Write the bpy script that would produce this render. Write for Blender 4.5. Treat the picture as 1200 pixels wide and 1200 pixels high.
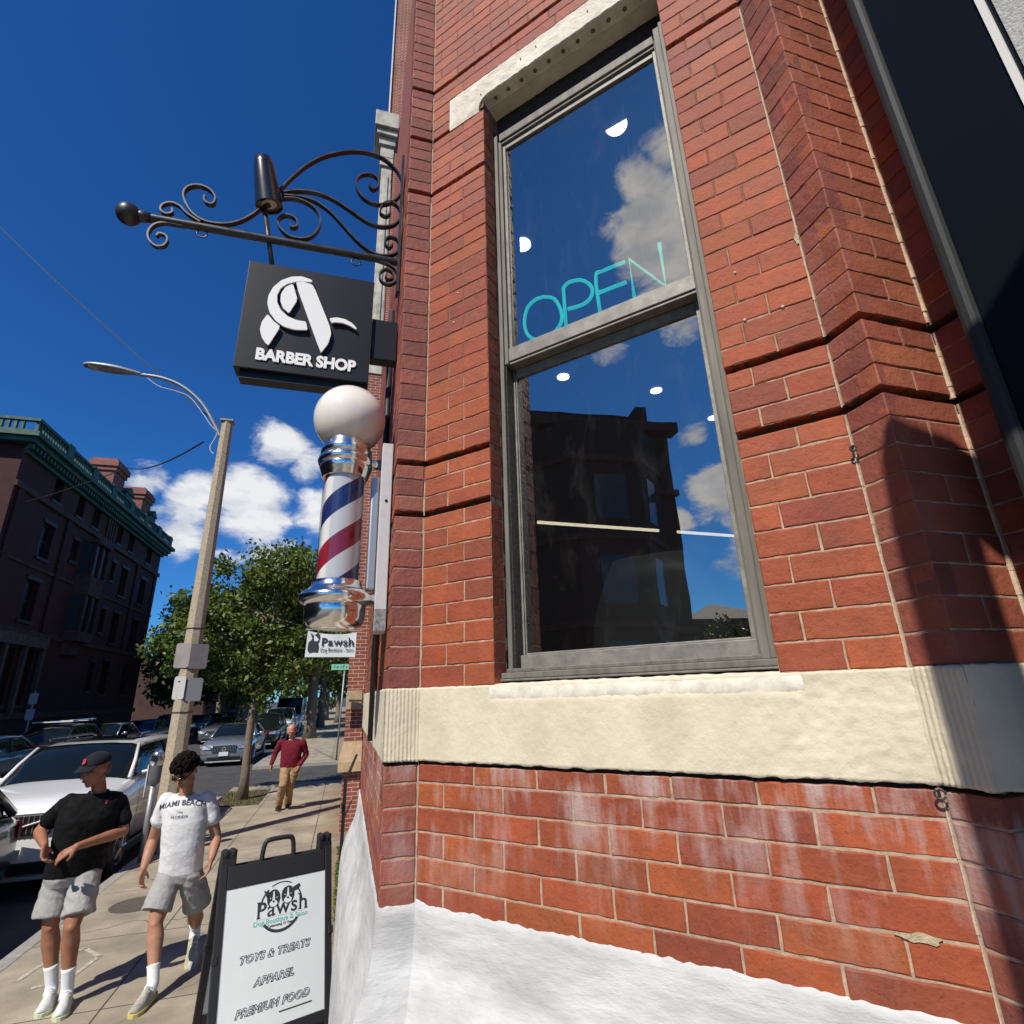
import bpy, bmesh, math, random
from mathutils import Vector, Matrix, noise
from math import sin, cos, pi, radians, sqrt, atan2
rnd = random.Random(7)
for o in list(bpy.data.objects): bpy.data.objects.remove(o)
SC = bpy.context.scene
COL = SC.collection
# ------------------------------------------------------------------ camera
XA = Vector((0.938803, -0.087834, 0.333061)); H = 2.2
F = 627.0
def _cam(px, py): return Vector((px-600.0, -(py-600.0), -F))
_up = _cam(540, -1254).normalized()
_s = _cam(405, 820).normalized()
_y = (_s - _up*_s.dot(_up)).normalized()
_x = _y.cross(_up)
RW = Matrix((_x, _y, _up))            # camera axes -> world axes
def ray(px, py): return (RW @ _cam(px, py))
def PY(px, py, y):                     # the point at depth y seen at that direction
    w = ray(px, py); return Vector((0, 0, H)) + w*(y/w.y)
def PZ(px, py, z):
    w = ray(px, py); return Vector((0, 0, H)) + w*((z-H)/w.z)
cam = bpy.data.cameras.new('camera'); cam.sensor_width = 36; cam.lens = 36*F/1200
cam.clip_start = .05; cam.clip_end = 2000
co = bpy.data.objects.new('camera', cam); COL.objects.link(co)
co.matrix_world = Matrix.Translation((0, 0, H)) @ RW.to_4x4()
SC.camera = co
SC.view_settings.view_transform = 'Standard'; SC.view_settings.look = 'None'
SC.view_settings.exposure = 0.08; SC.view_settings.gamma = 1
SC.cycles.max_bounces = 7; SC.cycles.diffuse_bounces = 2; SC.cycles.transparent_max_bounces = 10
SC.cycles.caustics_reflective = False; SC.cycles.caustics_refractive = False
# ------------------------------------------------------------------ sun and sky
SUN_EL, SUN_AZ = 47.0, -134.0          # azimuth from +Y towards +X
sd = Vector((sin(radians(SUN_AZ))*cos(radians(SUN_EL)), cos(radians(SUN_AZ))*cos(radians(SUN_EL)), sin(radians(SUN_EL))))
L = bpy.data.lights.new('sun', 'SUN'); L.energy = 5.0; L.angle = radians(.42); L.color = (1, .945, .86)
lo = bpy.data.objects.new('sun', L); COL.objects.link(lo)
lo.rotation_euler = sd.to_track_quat('Z', 'Y').to_euler()
W = bpy.data.worlds.new('World'); SC.world = W; W.use_nodes = True
nt = W.node_tree; nt.nodes.clear()
def N(t, nt_=None, **k):
    n = (nt_ or nt).nodes.new(t)
    for a, b in k.items(): setattr(n, a, b)
    return n
out = N('ShaderNodeOutputWorld'); bg = N('ShaderNodeBackground')
sky = N('ShaderNodeTexSky'); sky.sky_type = 'NISHITA'; sky.sun_disc = False
sky.sun_elevation = radians(SUN_EL); sky.sun_rotation = radians(SUN_AZ % 360)
sky.air_density = 1.0; sky.dust_density = .15; sky.ozone_density = 3.0; sky.altitude = 600
tc = N('ShaderNodeTexCoord')
nrmz = N('ShaderNodeVectorMath', operation='NORMALIZE'); nt.links.new(tc.outputs['Generated'], nrmz.inputs[0])
def dirv(az, el): a, e = radians(az), radians(el); return (sin(a)*cos(e), cos(a)*cos(e), sin(e))
# the clouds of the day: az, el, radius (deg), strength
CL = [(-8.3,24.0,3.6,1.0),(-6,22.5,3.0,.9),(-10,18.4,4.6,1.2),(-4.5,18.5,3.4,1.),(-15.5,18.0,3.2,1.),(-15.8,14,3.0,.95),(-19.3,19.4,2.6,.8),
      (-19.5,13,2.5,.8),(-12,12.5,2.6,.7),(-7.5,13,3,.8),(-22,16,2.0,.5),
      (-122.5,43.5,6.0,1.35),(-120,48,3.2,1.0),(-123,50,2.6,.9),(-116.5,44.5,3.5,.85),(-113.7,34.3,2.4,.75),(-121.5,35.5,3.0,.85),
      (-122.6,18.5,3.6,1.15),(-118.6,16.3,2.0,1.0),(-121.5,25,2.2,.7),(-118.0,8.6,1.4,.7),(-105,46,3,.35),(-108,52,3,.3),(-126,12,5,.8),
      (60,30,14,.9),(100,25,16,.9),(150,30,14,.8),(-60,20,8,.6),(-170,35,10,.7),(-150,20,8,.8),(30,14,8,.8)]
nz = N('ShaderNodeTexNoise'); nz.inputs['Scale'].default_value = 11; nz.inputs['Detail'].default_value = 9; nz.inputs['Roughness'].default_value = .62
nz.inputs['Distortion'].default_value = .35
mp = N('ShaderNodeVectorMath', operation='MULTIPLY'); mp.inputs[1].default_value = (1, 1, 1.9)
nt.links.new(nrmz.outputs[0], mp.inputs[0]); nt.links.new(mp.outputs[0], nz.inputs['Vector'])
acc = None
for az, el, r, s in CL:
    d = N('ShaderNodeVectorMath', operation='DISTANCE'); d.inputs[1].default_value = dirv(az, el)
    nt.links.new(nrmz.outputs[0], d.inputs[0])
    mr = N('ShaderNodeMapRange'); mr.interpolation_type = 'SMOOTHSTEP'; R = radians(r)*1.75
    for i, v in enumerate((0, R, s, 0)): mr.inputs[1+i].default_value = v
    nt.links.new(d.outputs['Value'], mr.inputs[0])
    if acc is None: acc = mr.outputs[0]
    else:
        m = N('ShaderNodeMath', operation='MAXIMUM'); nt.links.new(acc, m.inputs[0]); nt.links.new(mr.outputs[0], m.inputs[1]); acc = m.outputs[0]
a1 = N('ShaderNodeMath', operation='MULTIPLY_ADD'); a1.inputs[1].default_value = .62; a1.inputs[2].default_value = -.46
nt.links.new(acc, a1.inputs[0])
a2 = N('ShaderNodeMath', operation='ADD'); nt.links.new(a1.outputs[0], a2.inputs[0]); nt.links.new(nz.outputs['Fac'], a2.inputs[1])
cr = N('ShaderNodeMapRange'); cr.interpolation_type = 'SMOOTHSTEP'
for i, v in enumerate((.36, .62, 0, .93)): cr.inputs[1+i].default_value = v
nt.links.new(a2.outputs[0], cr.inputs[0])
nz2 = N('ShaderNodeTexNoise'); nz2.inputs['Scale'].default_value = 16; nz2.inputs['Detail'].default_value = 5
nt.links.new(mp.outputs[0], nz2.inputs['Vector'])
cc = N('ShaderNodeMix', data_type='RGBA'); cc.inputs[6].default_value = (10.5, 11.2, 12.4, 1); cc.inputs[7].default_value = (15.5, 15.6, 15.7, 1)
cr2 = N('ShaderNodeMapRange')
for i, v in enumerate((.38, .58, 0, 1)): cr2.inputs[1+i].default_value = v
nt.links.new(nz2.outputs['Fac'], cr2.inputs[0]); nt.links.new(cr2.outputs[0], cc.inputs[0])
hs = N('ShaderNodeHueSaturation'); hs.inputs['Saturation'].default_value = 1.15; hs.inputs['Value'].default_value = 1.2; hs.inputs['Hue'].default_value = .5
nt.links.new(sky.outputs[0], hs.inputs['Color'])
tn = N('ShaderNodeMix', data_type='RGBA', blend_type='MULTIPLY'); tn.inputs[0].default_value = 1; tn.inputs[7].default_value = (.42, 1.04, 1.68, 1); nt.links.new(hs.outputs[0], tn.inputs[6])
mx = N('ShaderNodeMix', data_type='RGBA')
nt.links.new(cr.outputs[0], mx.inputs[0]); nt.links.new(tn.outputs[2], mx.inputs[6]); nt.links.new(cc.outputs[2], mx.inputs[7])
nt.links.new(mx.outputs[2], bg.inputs[0]); bg.inputs[1].default_value = .055
nt.links.new(bg.outputs[0], out.inputs[0])

# ------------------------------------------------------------------ helpers
def tag(o, label=None, cat=None, group=None, kind=None):
    if label: o['label'] = label
    if cat: o['category'] = cat
    if group: o['group'] = group
    if kind: o['kind'] = kind
    return o
def empty(name, loc=(0,0,0), rz=0, label=None, cat=None, group=None):
    o = bpy.data.objects.new(name, None); COL.objects.link(o); o.location = loc; o.rotation_euler = (0,0,rz)
    o.empty_display_size = .2
    return tag(o, label, cat, group)
def copy_tree(o, parent=None):
    c = o.copy(); COL.objects.link(c); c.parent = parent
    for ch in list(o.children): copy_tree(ch, c)
    return c
class MB:
    def __init__(s): s.v=[]; s.f=[]; s.m=[]; s.c=[]; s.cur=0; s.col=(1,1,1)
    def face(s, idx): s.f.append(tuple(idx)); s.m.append(s.cur); s.c.append(s.col)
    def add(s, vs, fs):
        b=len(s.v); s.v += [tuple(v) for v in vs]
        for f in fs: s.face([b+i for i in f])
    def box(s, a, b, M=None):
        x0,y0,z0=a; x1,y1,z1=b
        vs=[Vector(p) for p in ((x0,y0,z0),(x1,y0,z0),(x1,y1,z0),(x0,y1,z0),(x0,y0,z1),(x1,y0,z1),(x1,y1,z1),(x0,y1,z1))]
        if M: vs=[M@v for v in vs]
        s.add(vs, ((0,3,2,1),(4,5,6,7),(0,1,5,4),(1,2,6,5),(2,3,7,6),(3,0,4,7)))
    def loft(s, rings, cap=True, closed=True):
        n=len(rings[0]); b=len(s.v)
        for r in rings: s.v += [tuple(p) for p in r]
        for i in range(len(rings)-1):
            for j in range(n if closed else n-1):
                k=(j+1)%n
                s.face((b+i*n+j, b+i*n+k, b+(i+1)*n+k, b+(i+1)*n+j))
        if cap:
            s.face([b+j for j in range(n)][::-1]); s.face([b+(len(rings)-1)*n+j for j in range(n)])
    def tube(s, path, r, seg=8, sx=1, up=None, cap=True, flat=None):
        path=[Vector(p) for p in path]; n=len(path)
        rs = r if isinstance(r,(list,tuple)) else [r]*n
        rings=[]; prev=None
        for i,p in enumerate(path):
            t=(path[min(i+1,n-1)]-path[max(i-1,0)]).normalized()
            if prev is None:
                ref=Vector(up) if up else (Vector((0,0,1)) if abs(t.z)<.9 else Vector((0,1,0)))
            else: ref=prev
            a=t.cross(ref)
            if a.length<1e-5: a=t.cross(Vector((1,0,0)))
            a.normalize(); b_=a.cross(t).normalized(); prev=b_
            rings.append([p + a*(cos(2*pi*j/seg)*rs[i]*sx) + b_*(sin(2*pi*j/seg)*rs[i]) for j in range(seg)])
        s.loft(rings, cap)
    def ribbon(s, path, w, t, axis):          # flat bar of width w along axis, thickness t
        path=[Vector(p) for p in path]; n=len(path); ax=Vector(axis); rings=[]
        for i,p in enumerate(path):
            d=(path[min(i+1,n-1)]-path[max(i-1,0)]).normalized(); nn=d.cross(ax).normalized()
            rings.append([p+nn*t/2+ax*w/2, p-nn*t/2+ax*w/2, p-nn*t/2-ax*w/2, p+nn*t/2-ax*w/2])
        s.loft(rings)
    def lathe(s, prof, c=(0,0,0), seg=32, axis='z', M=None):
        rings=[]
        for r,z in prof:
            ring=[]
            for j in range(seg):
                a=2*pi*j/seg
                v=Vector((r*cos(a), r*sin(a), z))
                if axis=='x': v=Vector((z, r*cos(a), r*sin(a)))
                if axis=='y': v=Vector((r*cos(a), z, r*sin(a)))
                if M: v=M@v
                ring.append(v+Vector(c))
            rings.append(ring)
        s.loft(rings)
    def sphere(s, c, r, seg=24, rings=16, sc=(1,1,1), M=None):
        prof=[(max(1e-4,r*sin(pi*i/rings)), -r*cos(pi*i/rings)) for i in range(rings+1)]
        rr=[]
        for q,z in prof:
            ring=[]
            for j in range(seg):
                v=Vector((q*cos(2*pi*j/seg)*sc[0], q*sin(2*pi*j/seg)*sc[1], z*sc[2]))
                if M: v=M@v
                ring.append(v+Vector(c))
            rr.append(ring)
        s.loft(rr)
    def prism(s, poly, d, conv=None):          # polygon in local 3D points extruded by vector d
        n=len(poly); b=len(s.v); d=Vector(d)
        s.v += [tuple(p) for p in poly]+[tuple(Vector(p)+d) for p in poly]
        s.face(list(range(b,b+n))[::-1]); s.face(range(b+n,b+2*n))
        for i in range(n):
            j=(i+1)%n; s.face((b+i,b+j,b+n+j,b+n+i))
    def build(s, name, mats, parent=None, smooth=False, colors=False, fix=True, bevel=0, sub=0, off=None, ang=None):
        me=bpy.data.meshes.new(name)
        vs=s.v if off is None else [(v[0]-off[0],v[1]-off[1],v[2]-off[2]) for v in s.v]
        me.from_pydata(vs,[],s.f)
        if not isinstance(mats,(list,tuple)): mats=[mats]
        for m in mats: me.materials.append(m)
        for i,p in enumerate(me.polygons): p.material_index=s.m[i]
        if colors:
            a=me.color_attributes.new('bc','FLOAT_COLOR','CORNER')
            buf=[]
            for i,p in enumerate(me.polygons): buf += (list(s.c[i])+[1])*p.loop_total
            a.data.foreach_set('color',buf)
        if fix:
            bm=bmesh.new(); bm.from_mesh(me); bmesh.ops.recalc_face_normals(bm,faces=bm.faces); bm.to_mesh(me); bm.free()
        if smooth or ang:
            me.polygons.foreach_set('use_smooth',[True]*len(me.polygons))
        me.update()
        o=bpy.data.objects.new(name,me); COL.objects.link(o); o.parent=parent
        if ang:
            me.set_sharp_from_angle(angle=radians(ang))
        if bevel:
            b=o.modifiers.new('b','BEVEL'); b.width=bevel; b.segments=2; b.limit_method='ANGLE'; b.angle_limit=radians(40)
        if sub:
            b=o.modifiers.new('s','SUBSURF'); b.levels=sub; b.render_levels=sub
        return o
def crom(pts, k=6):
    pts=[Vector(p) for p in pts]; out=[]
    for i in range(len(pts)-1):
        p0=pts[max(i-1,0)]; p1=pts[i]; p2=pts[i+1]; p3=pts[min(i+2,len(pts)-1)]
        for j in range(k):
            t=j/k
            out.append(.5*((2*p1)+(p2-p0)*t+(2*p0-5*p1+4*p2-p3)*t*t+(3*p1-p0-3*p2+p3)*t**3))
    out.append(pts[-1]); return out
# ------------------------------------------------------------------ materials
MATS={}
def mat(name, col, rough=.6, metal=0, var=0, vs=6, bump=0, bs=40, coat=0, emit=None, es=1, spec=None, attr=False, trans=0, col2=None, det=6, dist=.004, stretch=None):
    if name in MATS: return MATS[name]
    m=bpy.data.materials.new(name); m.use_nodes=True; t=m.node_tree; p=t.nodes['Principled BSDF']
    p.inputs['Base Color'].default_value=(*col,1); p.inputs['Roughness'].default_value=rough; p.inputs['Metallic'].default_value=metal
    if coat: p.inputs['Coat Weight'].default_value=coat; p.inputs['Coat Roughness'].default_value=.05
    if spec is not None: p.inputs['Specular IOR Level'].default_value=spec
    if trans: p.inputs['Transmission Weight'].default_value=trans
    if emit: p.inputs['Emission Color'].default_value=(*emit,1); p.inputs['Emission Strength'].default_value=es
    vec=None
    if var or bump or attr:
        c=t.nodes.new('ShaderNodeTexCoord'); vec=c.outputs['Object']
        if stretch:
            mm=t.nodes.new('ShaderNodeMapping'); mm.inputs['Scale'].default_value=stretch; t.links.new(vec,mm.inputs[0]); vec=mm.outputs[0]
    src=None
    if attr:
        a=t.nodes.new('ShaderNodeAttribute'); a.attribute_name='bc'; src=a.outputs['Color']
    if var:
        n=t.nodes.new('ShaderNodeTexNoise'); n.inputs['Scale'].default_value=vs; n.inputs['Detail'].default_value=det; n.inputs['Roughness'].default_value=.6
        t.links.new(vec,n.inputs['Vector'])
        r=t.nodes.new('ShaderNodeMapRange')
        for i,v in enumerate((.3,.7,0,1)): r.inputs[1+i].default_value=v
        t.links.new(n.outputs['Fac'],r.inputs[0])
        if col2 or not attr:
            mxx=t.nodes.new('ShaderNodeMix'); mxx.data_type='RGBA'
            c2=col2 or tuple(c*(1-var) for c in col)
            c1=col if col2 else tuple(min(1,c*(1+var*.6)) for c in col)
            mxx.inputs[6].default_value=(*c1,1); mxx.inputs[7].default_value=(*c2,1)
            t.links.new(r.outputs[0],mxx.inputs[0]); src2=mxx.outputs[2]
            src=src2
        else:
            mxx=t.nodes.new('ShaderNodeMix'); mxx.data_type='RGBA'; mxx.blend_type='MULTIPLY'; mxx.inputs[0].default_value=1
            r.inputs[3].default_value=1+var*.5; r.inputs[4].default_value=1-var
            t.links.new(src,mxx.inputs[6]); t.links.new(r.outputs[0],mxx.inputs[7]); src=mxx.outputs[2]
        rr=t.nodes.new('ShaderNodeMapRange'); rr.inputs[3].default_value=max(.02,rough-.12); rr.inputs[4].default_value=min(1,rough+.12)
        t.links.new(r.outputs[0],rr.inputs[0])
        if not metal and rough>.25: t.links.new(rr.outputs[0],p.inputs['Roughness'])
    if src is not None: t.links.new(src,p.inputs['Base Color'])
    if bump:
        n=t.nodes.new('ShaderNodeTexNoise'); n.inputs['Scale'].default_value=bs; n.inputs['Detail'].default_value=8; n.inputs['Roughness'].default_value=.65
        t.links.new(vec,n.inputs['Vector'])
        b=t.nodes.new('ShaderNodeBump'); b.inputs['Strength'].default_value=bump; b.inputs['Distance'].default_value=dist
        t.links.new(n.outputs['Fac'],b.inputs['Height']); t.links.new(b.outputs[0],p.inputs['Normal'])
    MATS[name]=m; return m
def glassmat(name, tint=(.3,.33,.33), fac=.25, gcol=(1,1,1), wav=0, edge=.7):
    m=bpy.data.materials.new(name); m.use_nodes=True; t=m.node_tree; t.nodes.clear()
    o=t.nodes.new('ShaderNodeOutputMaterial'); tr=t.nodes.new('ShaderNodeBsdfTransparent'); tr.inputs[0].default_value=(*tint,1)
    g=t.nodes.new('ShaderNodeBsdfGlossy'); g.inputs['Roughness'].default_value=.0; g.inputs['Color'].default_value=(*gcol,1)
    lw=t.nodes.new('ShaderNodeLayerWeight'); lw.inputs['Blend'].default_value=.25
    r=t.nodes.new('ShaderNodeMapRange'); r.inputs[3].default_value=fac; r.inputs[4].default_value=edge
    t.links.new(lw.outputs['Fresnel'],r.inputs[0])
    mx_=t.nodes.new('ShaderNodeMixShader'); t.links.new(r.outputs[0],mx_.inputs[0]); t.links.new(tr.outputs[0],mx_.inputs[1]); t.links.new(g.outputs[0],mx_.inputs[2])
    if wav:
        c=t.nodes.new('ShaderNodeTexCoord'); n=t.nodes.new('ShaderNodeTexNoise'); n.inputs['Scale'].default_value=3
        t.links.new(c.outputs['Object'],n.inputs['Vector']); b=t.nodes.new('ShaderNodeBump'); b.inputs['Strength'].default_value=wav; b.inputs['Distance'].default_value=.004
        t.links.new(n.outputs['Fac'],b.inputs['Height']); t.links.new(b.outputs[0],g.inputs['Normal'])
    fin=mx_.outputs[0]
    if wav:
        c=t.nodes.new('ShaderNodeTexCoord'); mp_=t.nodes.new('ShaderNodeMapping'); mp_.inputs['Scale'].default_value=(9,9,3.5); t.links.new(c.outputs['Object'],mp_.inputs[0])
        n=t.nodes.new('ShaderNodeTexNoise'); n.inputs['Scale'].default_value=1.3; n.inputs['Detail'].default_value=9; n.inputs['Roughness'].default_value=.7; n.inputs['Distortion'].default_value=.6; t.links.new(mp_.outputs[0],n.inputs['Vector'])
        r2=t.nodes.new('ShaderNodeMapRange')
        for i,v in enumerate((.52,.9,.006,.055)): r2.inputs[1+i].default_value=v
        t.links.new(n.outputs['Fac'],r2.inputs[0])
        df=t.nodes.new('ShaderNodeBsdfDiffuse'); df.inputs[0].default_value=(.5,.48,.44,1)
        m3=t.nodes.new('ShaderNodeMixShader'); t.links.new(r2.outputs[0],m3.inputs[0]); t.links.new(fin,m3.inputs[1]); t.links.new(df.outputs[0],m3.inputs[2]); fin=m3.outputs[0]
    t.links.new(fin,o.inputs[0]); MATS[name]=m; return m
def text(name, s, size, m, parent, M, extrude=.001, offset=0, shear=0, outline=0, align='LEFT', spacing=1, sx=1):
    cu=bpy.data.curves.new(name,'FONT'); cu.body=s; cu.size=size; cu.extrude=extrude; cu.offset=offset; cu.shear=shear
    cu.align_x=align; cu.space_character=spacing; cu.resolution_u=3
    if outline: cu.fill_mode='NONE'; cu.extrude=0; cu.bevel_depth=outline; cu.bevel_resolution=0
    to=bpy.data.objects.new('t',cu); COL.objects.link(to)
    dg=bpy.context.evaluated_depsgraph_get(); me=bpy.data.meshes.new_from_object(to.evaluated_get(dg))
    bpy.data.objects.remove(to)
    me.name=name; me.transform(M @ Matrix.Diagonal((sx,1,1,1))); me.materials.clear(); me.materials.append(m)
    o=bpy.data.objects.new(name,me); COL.objects.link(o); o.parent=parent
    return o
# ------------------------------------------------------------------ materials used by the setting
asph=mat('asphalt',(.062,.06,.058),.9,var=.35,vs=1.3,bump=.5,bs=90,dist=.01)
stone_kerb=mat('granite',(.33,.31,.28),.8,var=.3,vs=20,bump=.3,bs=60)
def sidewalk_mat():
    m=mat('concrete_walk',(.36,.31,.225),.9,var=.42,vs=1.6,bump=.6,bs=120,dist=.003,det=10)
    t=m.node_tree; p=t.nodes['Principled BSDF']; old=p.inputs['Base Color'].links[0].from_socket
    c=t.nodes.new('ShaderNodeTexCoord'); sp=t.nodes.new('ShaderNodeSeparateXYZ'); t.links.new(c.outputs['Object'],sp.inputs[0])
    def line(sock, period, off, w):
        a=t.nodes.new('ShaderNodeMath'); a.operation='ADD'; a.inputs[1].default_value=off+1000*period; t.links.new(sock,a.inputs[0])
        b=t.nodes.new('ShaderNodeMath'); b.operation='MODULO'; b.inputs[1].default_value=period; t.links.new(a.outputs[0],b.inputs[0])
        d=t.nodes.new('ShaderNodeMath'); d.operation='LESS_THAN'; d.inputs[1].default_value=w; t.links.new(b.outputs[0],d.inputs[0]); return d.outputs[0]
    l1=line(sp.outputs['X'],1.28,1.66,.014); l2=line(sp.outputs['Y'],1.55,.4,.014)
    mxm=t.nodes.new('ShaderNodeMath'); mxm.operation='MAXIMUM'; t.links.new(l1,mxm.inputs[0]); t.links.new(l2,mxm.inputs[1])
    n=t.nodes.new('ShaderNodeTexNoise'); n.inputs['Scale'].default_value=160; n.inputs['Detail'].default_value=2; t.links.new(c.outputs['Object'],n.inputs['Vector'])
    r=t.nodes.new('ShaderNodeMapRange')
    for i,v in enumerate((.35,.65,.72,1.2)): r.inputs[1+i].default_value=v
    t.links.new(n.outputs['Fac'],r.inputs[0])
    mm=t.nodes.new('ShaderNodeMix'); mm.data_type='RGBA'; mm.blend_type='MULTIPLY'; mm.inputs[0].default_value=1
    t.links.new(old,mm.inputs[6]); t.links.new(r.outputs[0],mm.inputs[7])
    # dark gum spots and an earthy stain along the building
    v=t.nodes.new('ShaderNodeTexVoronoi'); v.inputs['Scale'].default_value=2.2; t.links.new(c.outputs['Object'],v.inputs['Vector'])
    gs=t.nodes.new('ShaderNodeMath'); gs.operation='LESS_THAN'; gs.inputs[1].default_value=.045; t.links.new(v.outputs['Distance'],gs.inputs[0])
    mg=t.nodes.new('ShaderNodeMix'); mg.data_type='RGBA'; mg.inputs[7].default_value=(.12,.10,.08,1); t.links.new(mm.outputs[2],mg.inputs[6]); t.links.new(gs.outputs[0],mg.inputs[0])
    ns=t.nodes.new('ShaderNodeTexNoise'); ns.inputs['Scale'].default_value=1.4; ns.inputs['Detail'].default_value=5; t.links.new(c.outputs['Object'],ns.inputs['Vector'])
    ad=t.nodes.new('ShaderNodeMath'); ad.operation='MULTIPLY_ADD'; ad.inputs[1].default_value=1.2; t.links.new(ns.outputs['Fac'],ad.inputs[0]); t.links.new(sp.outputs['X'],ad.inputs[2])
    er=t.nodes.new('ShaderNodeMapRange')
    for i,q in enumerate((.1,.6,0,.6)): er.inputs[1+i].default_value=q
    t.links.new(ad.outputs[0],er.inputs[0])
    me=t.nodes.new('ShaderNodeMix'); me.data_type='RGBA'; me.inputs[7].default_value=(.22,.135,.07,1); t.links.new(er.outputs[0],me.inputs[0]); t.links.new(mg.outputs[2],me.inputs[6])
    ml=t.nodes.new('ShaderNodeMix'); ml.data_type='RGBA'; ml.inputs[7].default_value=(.06,.05,.04,1); t.links.new(mxm.outputs[0],ml.inputs[0]); t.links.new(me.outputs[2],ml.inputs[6])
    # branching cracks in the slabs
    nd=t.nodes.new('ShaderNodeTexNoise'); nd.inputs['Scale'].default_value=1.1; nd.inputs['Detail'].default_value=6; t.links.new(c.outputs['Object'],nd.inputs['Vector'])
    mv=t.nodes.new('ShaderNodeMix'); mv.data_type='RGBA'; mv.inputs[0].default_value=.5; t.links.new(c.outputs['Object'],mv.inputs[6]); t.links.new(nd.outputs['Color'],mv.inputs[7])
    vv=t.nodes.new('ShaderNodeTexVoronoi'); vv.feature='DISTANCE_TO_EDGE'; vv.inputs['Scale'].default_value=.9; t.links.new(mv.outputs[2],vv.inputs['Vector'])
    cl_=t.nodes.new('ShaderNodeMath'); cl_.operation='LESS_THAN'; cl_.inputs[1].default_value=.0028; t.links.new(vv.outputs['Distance'],cl_.inputs[0])
    mc_=t.nodes.new('ShaderNodeMix'); mc_.data_type='RGBA'; mc_.inputs[7].default_value=(.12,.10,.075,1); t.links.new(cl_.outputs[0],mc_.inputs[0]); t.links.new(ml.outputs[2],mc_.inputs[6])
    t.links.new(mc_.outputs[2],p.inputs['Base Color']); return m
walk=sidewalk_mat()
soil=mat('soil',(.12,.085,.05),.95,var=.5,vs=9,bump=1,bs=30,dist=.03)
# ------------------------------------------------------------------ ground
RD=-.12
def slab(name, x0,x1,y0,y1,z0,z1,m,bevel=0,kind='structure'):
    b=MB(); b.box((x0,y0,z0),(x1,y1,z1)); return tag(b.build(name,m,bevel=bevel),kind=kind)
g=MB(); g.add([(-400,-300,RD),(400,-300,RD),(400,900,RD),(-400,900,RD)],[(0,1,2,3)]); tag(g.build('road',asph,fix=False),kind='structure')
KX=-2.92
def walk_with_kerb(name,x0,x1,y0,y1,kside):
    o=slab(name,x0,x1,y0,y1,RD-.1,0,walk)
    return o
b=MB()
b.box((KX+.15,-60,RD-.1),(6,14.55,0)); b.box((-1.72,14.55,RD-.1),(6,17.05,0)); b.box((KX+.15,17.05,RD-.1),(6,17.7,0))
tag(b.build('sidewalk',walk),kind='structure')
b=MB()
for y in [i*1.8 for i in range(-20,10)]:
    if y+1.79<=17.75: b.box((KX,y,RD-.1),(KX+.149,min(y+1.79,17.7),.004))
tag(b.build('kerb',stone_kerb,bevel=.012),kind='structure')
b=MB(); b.box((KX+.15,14.56,RD-.1),(-1.73,17.04,-.03)); tag(b.build('tree_pit_soil',soil),kind='structure')
b=MB(); b.box((-2.9,23.0,RD-.1),(8,160,0)); tag(b.build('sidewalk',walk),kind='structure')
b=MB(); b.box((-3.05,22.85,RD-.1),(-2.901,160,.004)); b.box((-2.9,22.85,RD-.1),(8,22.999,.004)); tag(b.build('kerb',stone_kerb,bevel=.012),kind='structure')
b=MB(); b.box((-16.4,-80,RD-.1),(-12.35,160,0)); tag(b.build('sidewalk',walk),kind='structure')
b=MB(); b.box((-12.349,-80,RD-.1),(-12.2,160,.004)); tag(b.build('kerb',stone_kerb),kind='structure')
# painted stop line and crosswalk of the side street
wpaint=mat('road_paint',(.5,.5,.47),.8,var=.5,vs=12)
b=MB()
for x in (-1.2,.0): pass
for k in range(7):
    x=KX-.2-.0
    b.box((-5.2+0.0-k*1.2,18.3,RD),( -4.6-k*1.2,20.6,RD+.006))
tag(b.build('crosswalk_paint',wpaint),kind='structure')
# litter of pale spots on the asphalt near the side street
# utility marks sprayed on the sidewalk
c=[PZ(20,1150,0),PZ(62,1122,0),PZ(100,1112,0),PZ(116,1121,0),PZ(80,1148,0),PZ(40,1158,0)]
b=MB(); b.ribbon([p+Vector((0,0,.0045)) for p in crom(c[:4],4)+crom(c[3:],4)[1:]],.03,.004,(0,0,1)) if False else None
pth=[p+Vector((0,0,.004)) for p in c]
for i in range(len(pth)-1):
    p,q=pth[i],pth[i+1]; d=(q-p).normalized(); n_=Vector((-d.y,d.x,0))*.022
    b.add([p-n_-d*.02,q-n_+d*.02,q+n_+d*.02,p+n_-d*.02],[(0,1,2,3)])
tag(b.build('painted_mark',mat('faded_paint',(.5,.46,.36),.85,var=.6,vs=25),fix=False),kind='structure')
mc=PZ(160,1060,0)
b=MB(); b.lathe([(.27,.0),(.27,.006),(.24,.006),(.235,.003),(.001,.003)],(mc.x,mc.y,0),32)
tag(b.build('manhole_cover',mat('iron_cover',(.11,.09,.07),.75,var=.4,vs=30,bump=.8,bs=120)),'round rusty iron manhole cover set in the sidewalk','manhole cover')
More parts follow.
